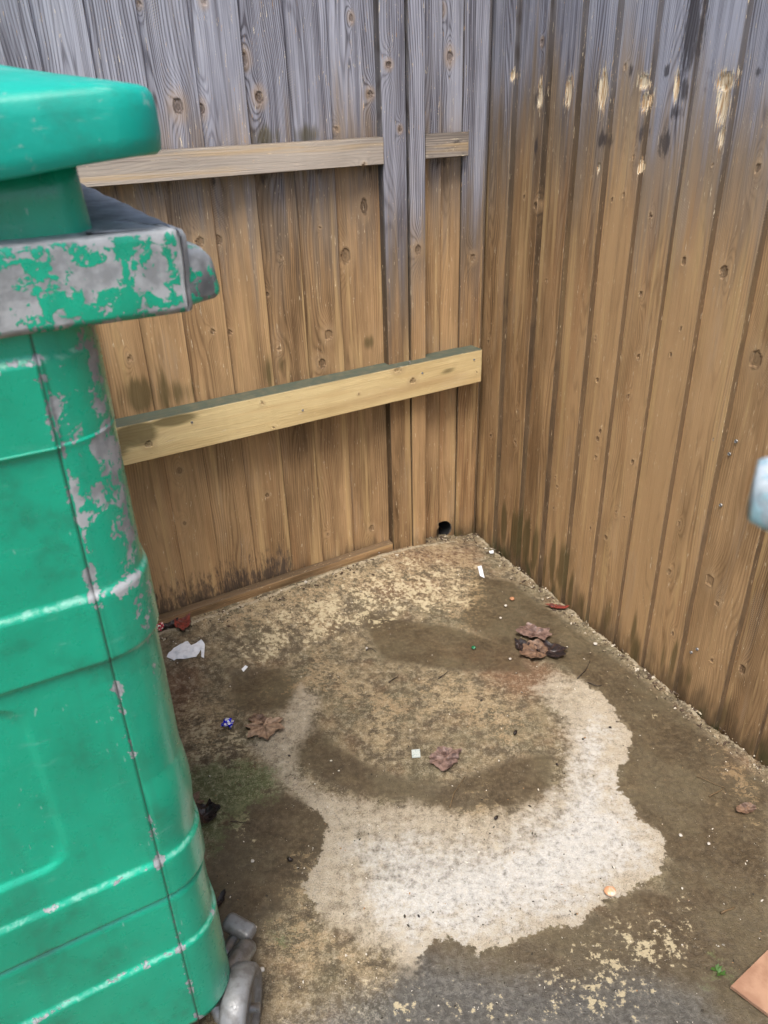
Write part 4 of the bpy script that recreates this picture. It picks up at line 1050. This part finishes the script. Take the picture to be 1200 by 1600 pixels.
twig([(703,1263),(710,1240),(727,1214)], .0013, 'thin straight straw-coloured stalk below the kite-shaped leaf')
twig([(902,1062),(914,1050),(922,1034)], .0017, 'bent twig on the dark concrete right of the leaf clump', M_TWIGD)
twig([(918,1068),(930,1073),(940,1072)], .0017, 'short crooked dark twig above the edge of the pale patch', M_TWIGD)
twig([(1126,1429),(1136,1424),(1147,1419)], .0022, 'short tan twig on the dark concrete above the cardboard')
twig([(812,913),(824,917),(836,922)], .0015, 'pale splinter at the foot of the right fence')
twig([(1108,1246),(1118,1241),(1130,1233)], .0015, 'short brown twig near the right fence, above the tan one')
twig([(360,1286),(372,1286),(392,1288)], .0012, 'thin dark twig on the mossy patch beside the green bin', M_TWIGD)
twig([(680,826),(684,820),(690,836)], .0013, 'bent pale twig standing in the mouth of the round hole', z=.008)
twig([(1088,1215),(1110,1224),(1133,1232)], .0009, 'thin pale straw above the short brown twig')
twig([(572,1018),(580,1014),(588,1020)], .0014, 'curved dark twig in the damp area above the pale path', M_TWIGD)
twig([(608,1068),(616,1062),(622,1058)], .0016, 'small dark twig above the ochre band', M_TWIGD)
twig([(685,1062),(694,1056),(700,1050)], .0014, 'small forked dark twig right of the ochre band', M_TWIGD)
# seeds and pebbles
N = NT('dark_seed'); M_SEED = N.done((.02, .014, .012), .4)
N = NT('pebble'); p = N.obj(); M_PEB = N.done(N.mix(N.noise(p, 80, 2), (.62, .58, .52), (.40, .36, .30)), .7)
N = NT('orange_pebble'); M_PEBO = N.done((.42, .20, .10), .6)
for (x, y, r, mt, nm, lb) in [
    (775, 1280, .006, M_SEED, 'seed', 'black oval seed at the top edge of the pale patch'),
    (805, 1147, .0075, M_SEED, 'seed', 'dark crumbly seed head right of the olive patch'),
    (452, 1182, .0035, M_SEED, 'seed', 'small black seed on the pale path below the tan maple leaf'),
    (752, 1096, .004, M_SEED, 'seed', 'black seed on the ochre band'),
    (870, 1196, .004, M_SEED, 'seed', 'black seed on the right arm of the pale patch'),
    (953, 1138, .004, M_SEED, 'seed', 'black seed near the right tip of the pale patch'),
    (654, 1433, .0035, M_SEED, 'seed', 'black seed near the bottom of the white patch'),
    (453, 1345, .007, M_SEED, 'seed', 'dark bud in the wet brown patch'),
    (800, 938, .008, M_PEBO, 'pebble', 'orange pebble on the damp brown corner'),
    (790, 948, .005, M_PEB, 'pebble', 'white pebble just left of and below the orange one'),
    (797, 1031, .004, M_PEB, 'pebble', 'white pebble left of the leaf clump'),
    (782, 967, .004, M_PEB, 'pebble', 'white pebble above the leaf clump'),
    (930, 1008, .006, M_PEB, 'pebble', 'white pebble on the slab edge right of the leaf clump'),
    (395, 1347, .004, M_PEB, 'pebble', 'white pebble on the wet brown patch left of the dark bud'),
    (410, 1517, .005, M_PEB, 'pebble', 'white pebble right of the castor'),
    (1063, 1307, .004, M_PEB, 'pebble', 'white pebble right of the tip of the pale patch'),
    (480, 934, .005, M_PEB, 'pebble', 'white pebble at the foot of the back fence'),
    (1107, 1320, .0035, M_PEB, 'pebble', 'white pebble in the dark area below the short brown twig'),
    (573, 1014, .0035, M_PEB, 'pebble', 'white pebble beside the curved dark twig')]:
    o = crumple(nm, at(x, y), r, mt, lb, nm, x * .013, .6, .28, 'seeds and pebbles scattered on the concrete', 2)
    if mt is M_SEED: o.scale = (1, .62, 1)
# uncountable grit
bm = bmesh.new(); rg = random.Random(5); grit_tone = []
for k in range(900):
    x, y = rg.uniform(235, 1195), rg.uniform(860, 1600); p_ = at(x, y)
    if (p_ - P0).dot(NR) < .06 or (p_ - P0).dot(NL) < .09: continue
    r = rg.uniform(.0007, .0019) if rg.random() < .9 else rg.uniform(.002, .003)
    g = bmesh.ops.create_icosphere(bm, subdivisions=1, radius=r)
    sx, sy, a = rg.uniform(.6, 1.8), rg.uniform(.5, 1.0), rg.uniform(0, PI)
    for v in g['verts']: v.co = Matrix.Rotation(a, 3, 'Z') @ Vector((v.co.x * sx, v.co.y * sy, v.co.z * .6)) + Vector((p_.x, p_.y, .0015 + rise((p_ - P0).dot(NL), (p_ - P0).dot(DL))))
N = NT('grit'); cell = N.vor(N.obj(), 160, out=1)
cs = N.sep(cell)[0]; c = N.mix(N.step(cs, .55, .56), (.03, .024, .016), (.62, .58, .50)); c = N.mix(N.step(cs, .88, .89), c, (.30, .17, .08))
grit = bm_obj('grit', bm, N.done(c, .7)); tag(grit, 'scattered pale and dark grit over the concrete', 'grit', kind='stuff')
# crumbs of soil and broken concrete caught along the two fences
bm = bmesh.new()
for k in range(1100):
    if rg.random() < .6: u_ = rg.uniform(-.02, 1.35); p_ = P0 + DR * u_ + NR * (.012 + abs(rg.gauss(0, .028)))
    else: u_ = rg.uniform(0, 1.4); p_ = P0 + DL * u_ + NL * (.06 + abs(rg.gauss(0, .03)) - (.045 if u_ < .35 else 0))
    dl = (p_ - P0).dot(NL); r = rg.choice((.0012, .0018, .0018, .003, .0045)) * rg.uniform(.7, 1.2)
    if dl < .01 or (p_ - P0).dot(NR) < .01: continue
    g = bmesh.ops.create_icosphere(bm, subdivisions=1, radius=r)
    sx, sy, a = rg.uniform(.7, 2.2), rg.uniform(.5, 1.0), rg.uniform(0, PI); t_ = rise(dl, (p_ - P0).dot(DL))
    for v in g['verts']: v.co = Matrix.Rotation(a, 3, 'Z') @ Vector((v.co.x * sx * rg.uniform(.8, 1.2), v.co.y * sy, v.co.z * .7)) + Vector((p_.x, p_.y, t_ + .002))
N = NT('crumbs'); cs = N.sep(N.vor(N.obj(), 120, out=1))[0]; c = N.mix(N.step(cs, .5, .51), (.07, .045, .028), (.30, .24, .15)); c = N.mix(N.step(cs, .85, .86), c, (.52, .46, .36))
tag(bm_obj('debris', bm, N.done(c, .85)), 'crumbs of soil and broken concrete along the foot of both fences', 'debris', kind='stuff')
# cardboard
N = NT('brown_card'); p = N.obj()
c = N.mix(N.step(N.noise(p, 25, 4), .4, .65), (.40, .235, .15), (.31, .17, .105))
xx, yy, _z = N.sep(p)
ln = N.math('ABSOLUTE', N.math('ADD', N.math('SUBTRACT', yy, N.math('MULTIPLY', xx, .95)), .022))
smu = N.math('MULTIPLY', N.step(ln, .011, .003), N.step(N.noise(p, 170, 3, .7), .46, .56))
c = N.mix(N.math('MULTIPLY', smu, .6), c, (.15, .065, .045))
M_CARD = N.done(c, .8, N.bump(N.noise(p, 150, 3), .0008, .6))
card = sheet('cardboard', [(1140,1547),(1200,1488),(1262,1440),(1370,1560),(1250,1650),(1205,1596)], M_CARD, 'sheet of reddish brown cardboard entering at the lower right corner', 'cardboard', thick=.007, bumpz=.0012, z=.004)
# little weed
N = NT('weed'); M_WEED = N.done((.05, .12, .02), .5)
bm = bmesh.new(); rg = random.Random(9)
for k in range(16):
    a = rg.uniform(0, 2 * PI); L = rg.uniform(.006, .016); w_ = .0025
    d = Vector((math.cos(a), math.sin(a), rg.uniform(.2, .8))) * L; s_ = Vector((-math.sin(a), math.cos(a), 0)) * w_
    b_ = Vector((rg.uniform(-.006, .006), rg.uniform(-.006, .006), 0))
    vs = [bm.verts.new(v) for v in (b_, b_ + d * .5 + s_, b_ + d, b_ + d * .5 - s_)]
    bm.faces.new(vs)
o = bm_obj('weed', bm, M_WEED); o.location = (*at(1122, 1518)[:2], .001); tag(o, 'tiny green weed in the dark concrete left of the cardboard', 'plant')

# everything lying loose follows the rise of the slab towards the back fence
for o in list(SC.objects):
    if o.name in BEFORE or o.type != 'MESH' or o.get('kind'): continue
    mw = o.matrix_basis; inv = mw.inverted()
    for v in o.data.vertices:
        w = mw @ v.co; dl = (w - P0).dot(NL); w.z += rise(dl, (w - P0).dot(DL)) + .001
        v.co = inv @ w
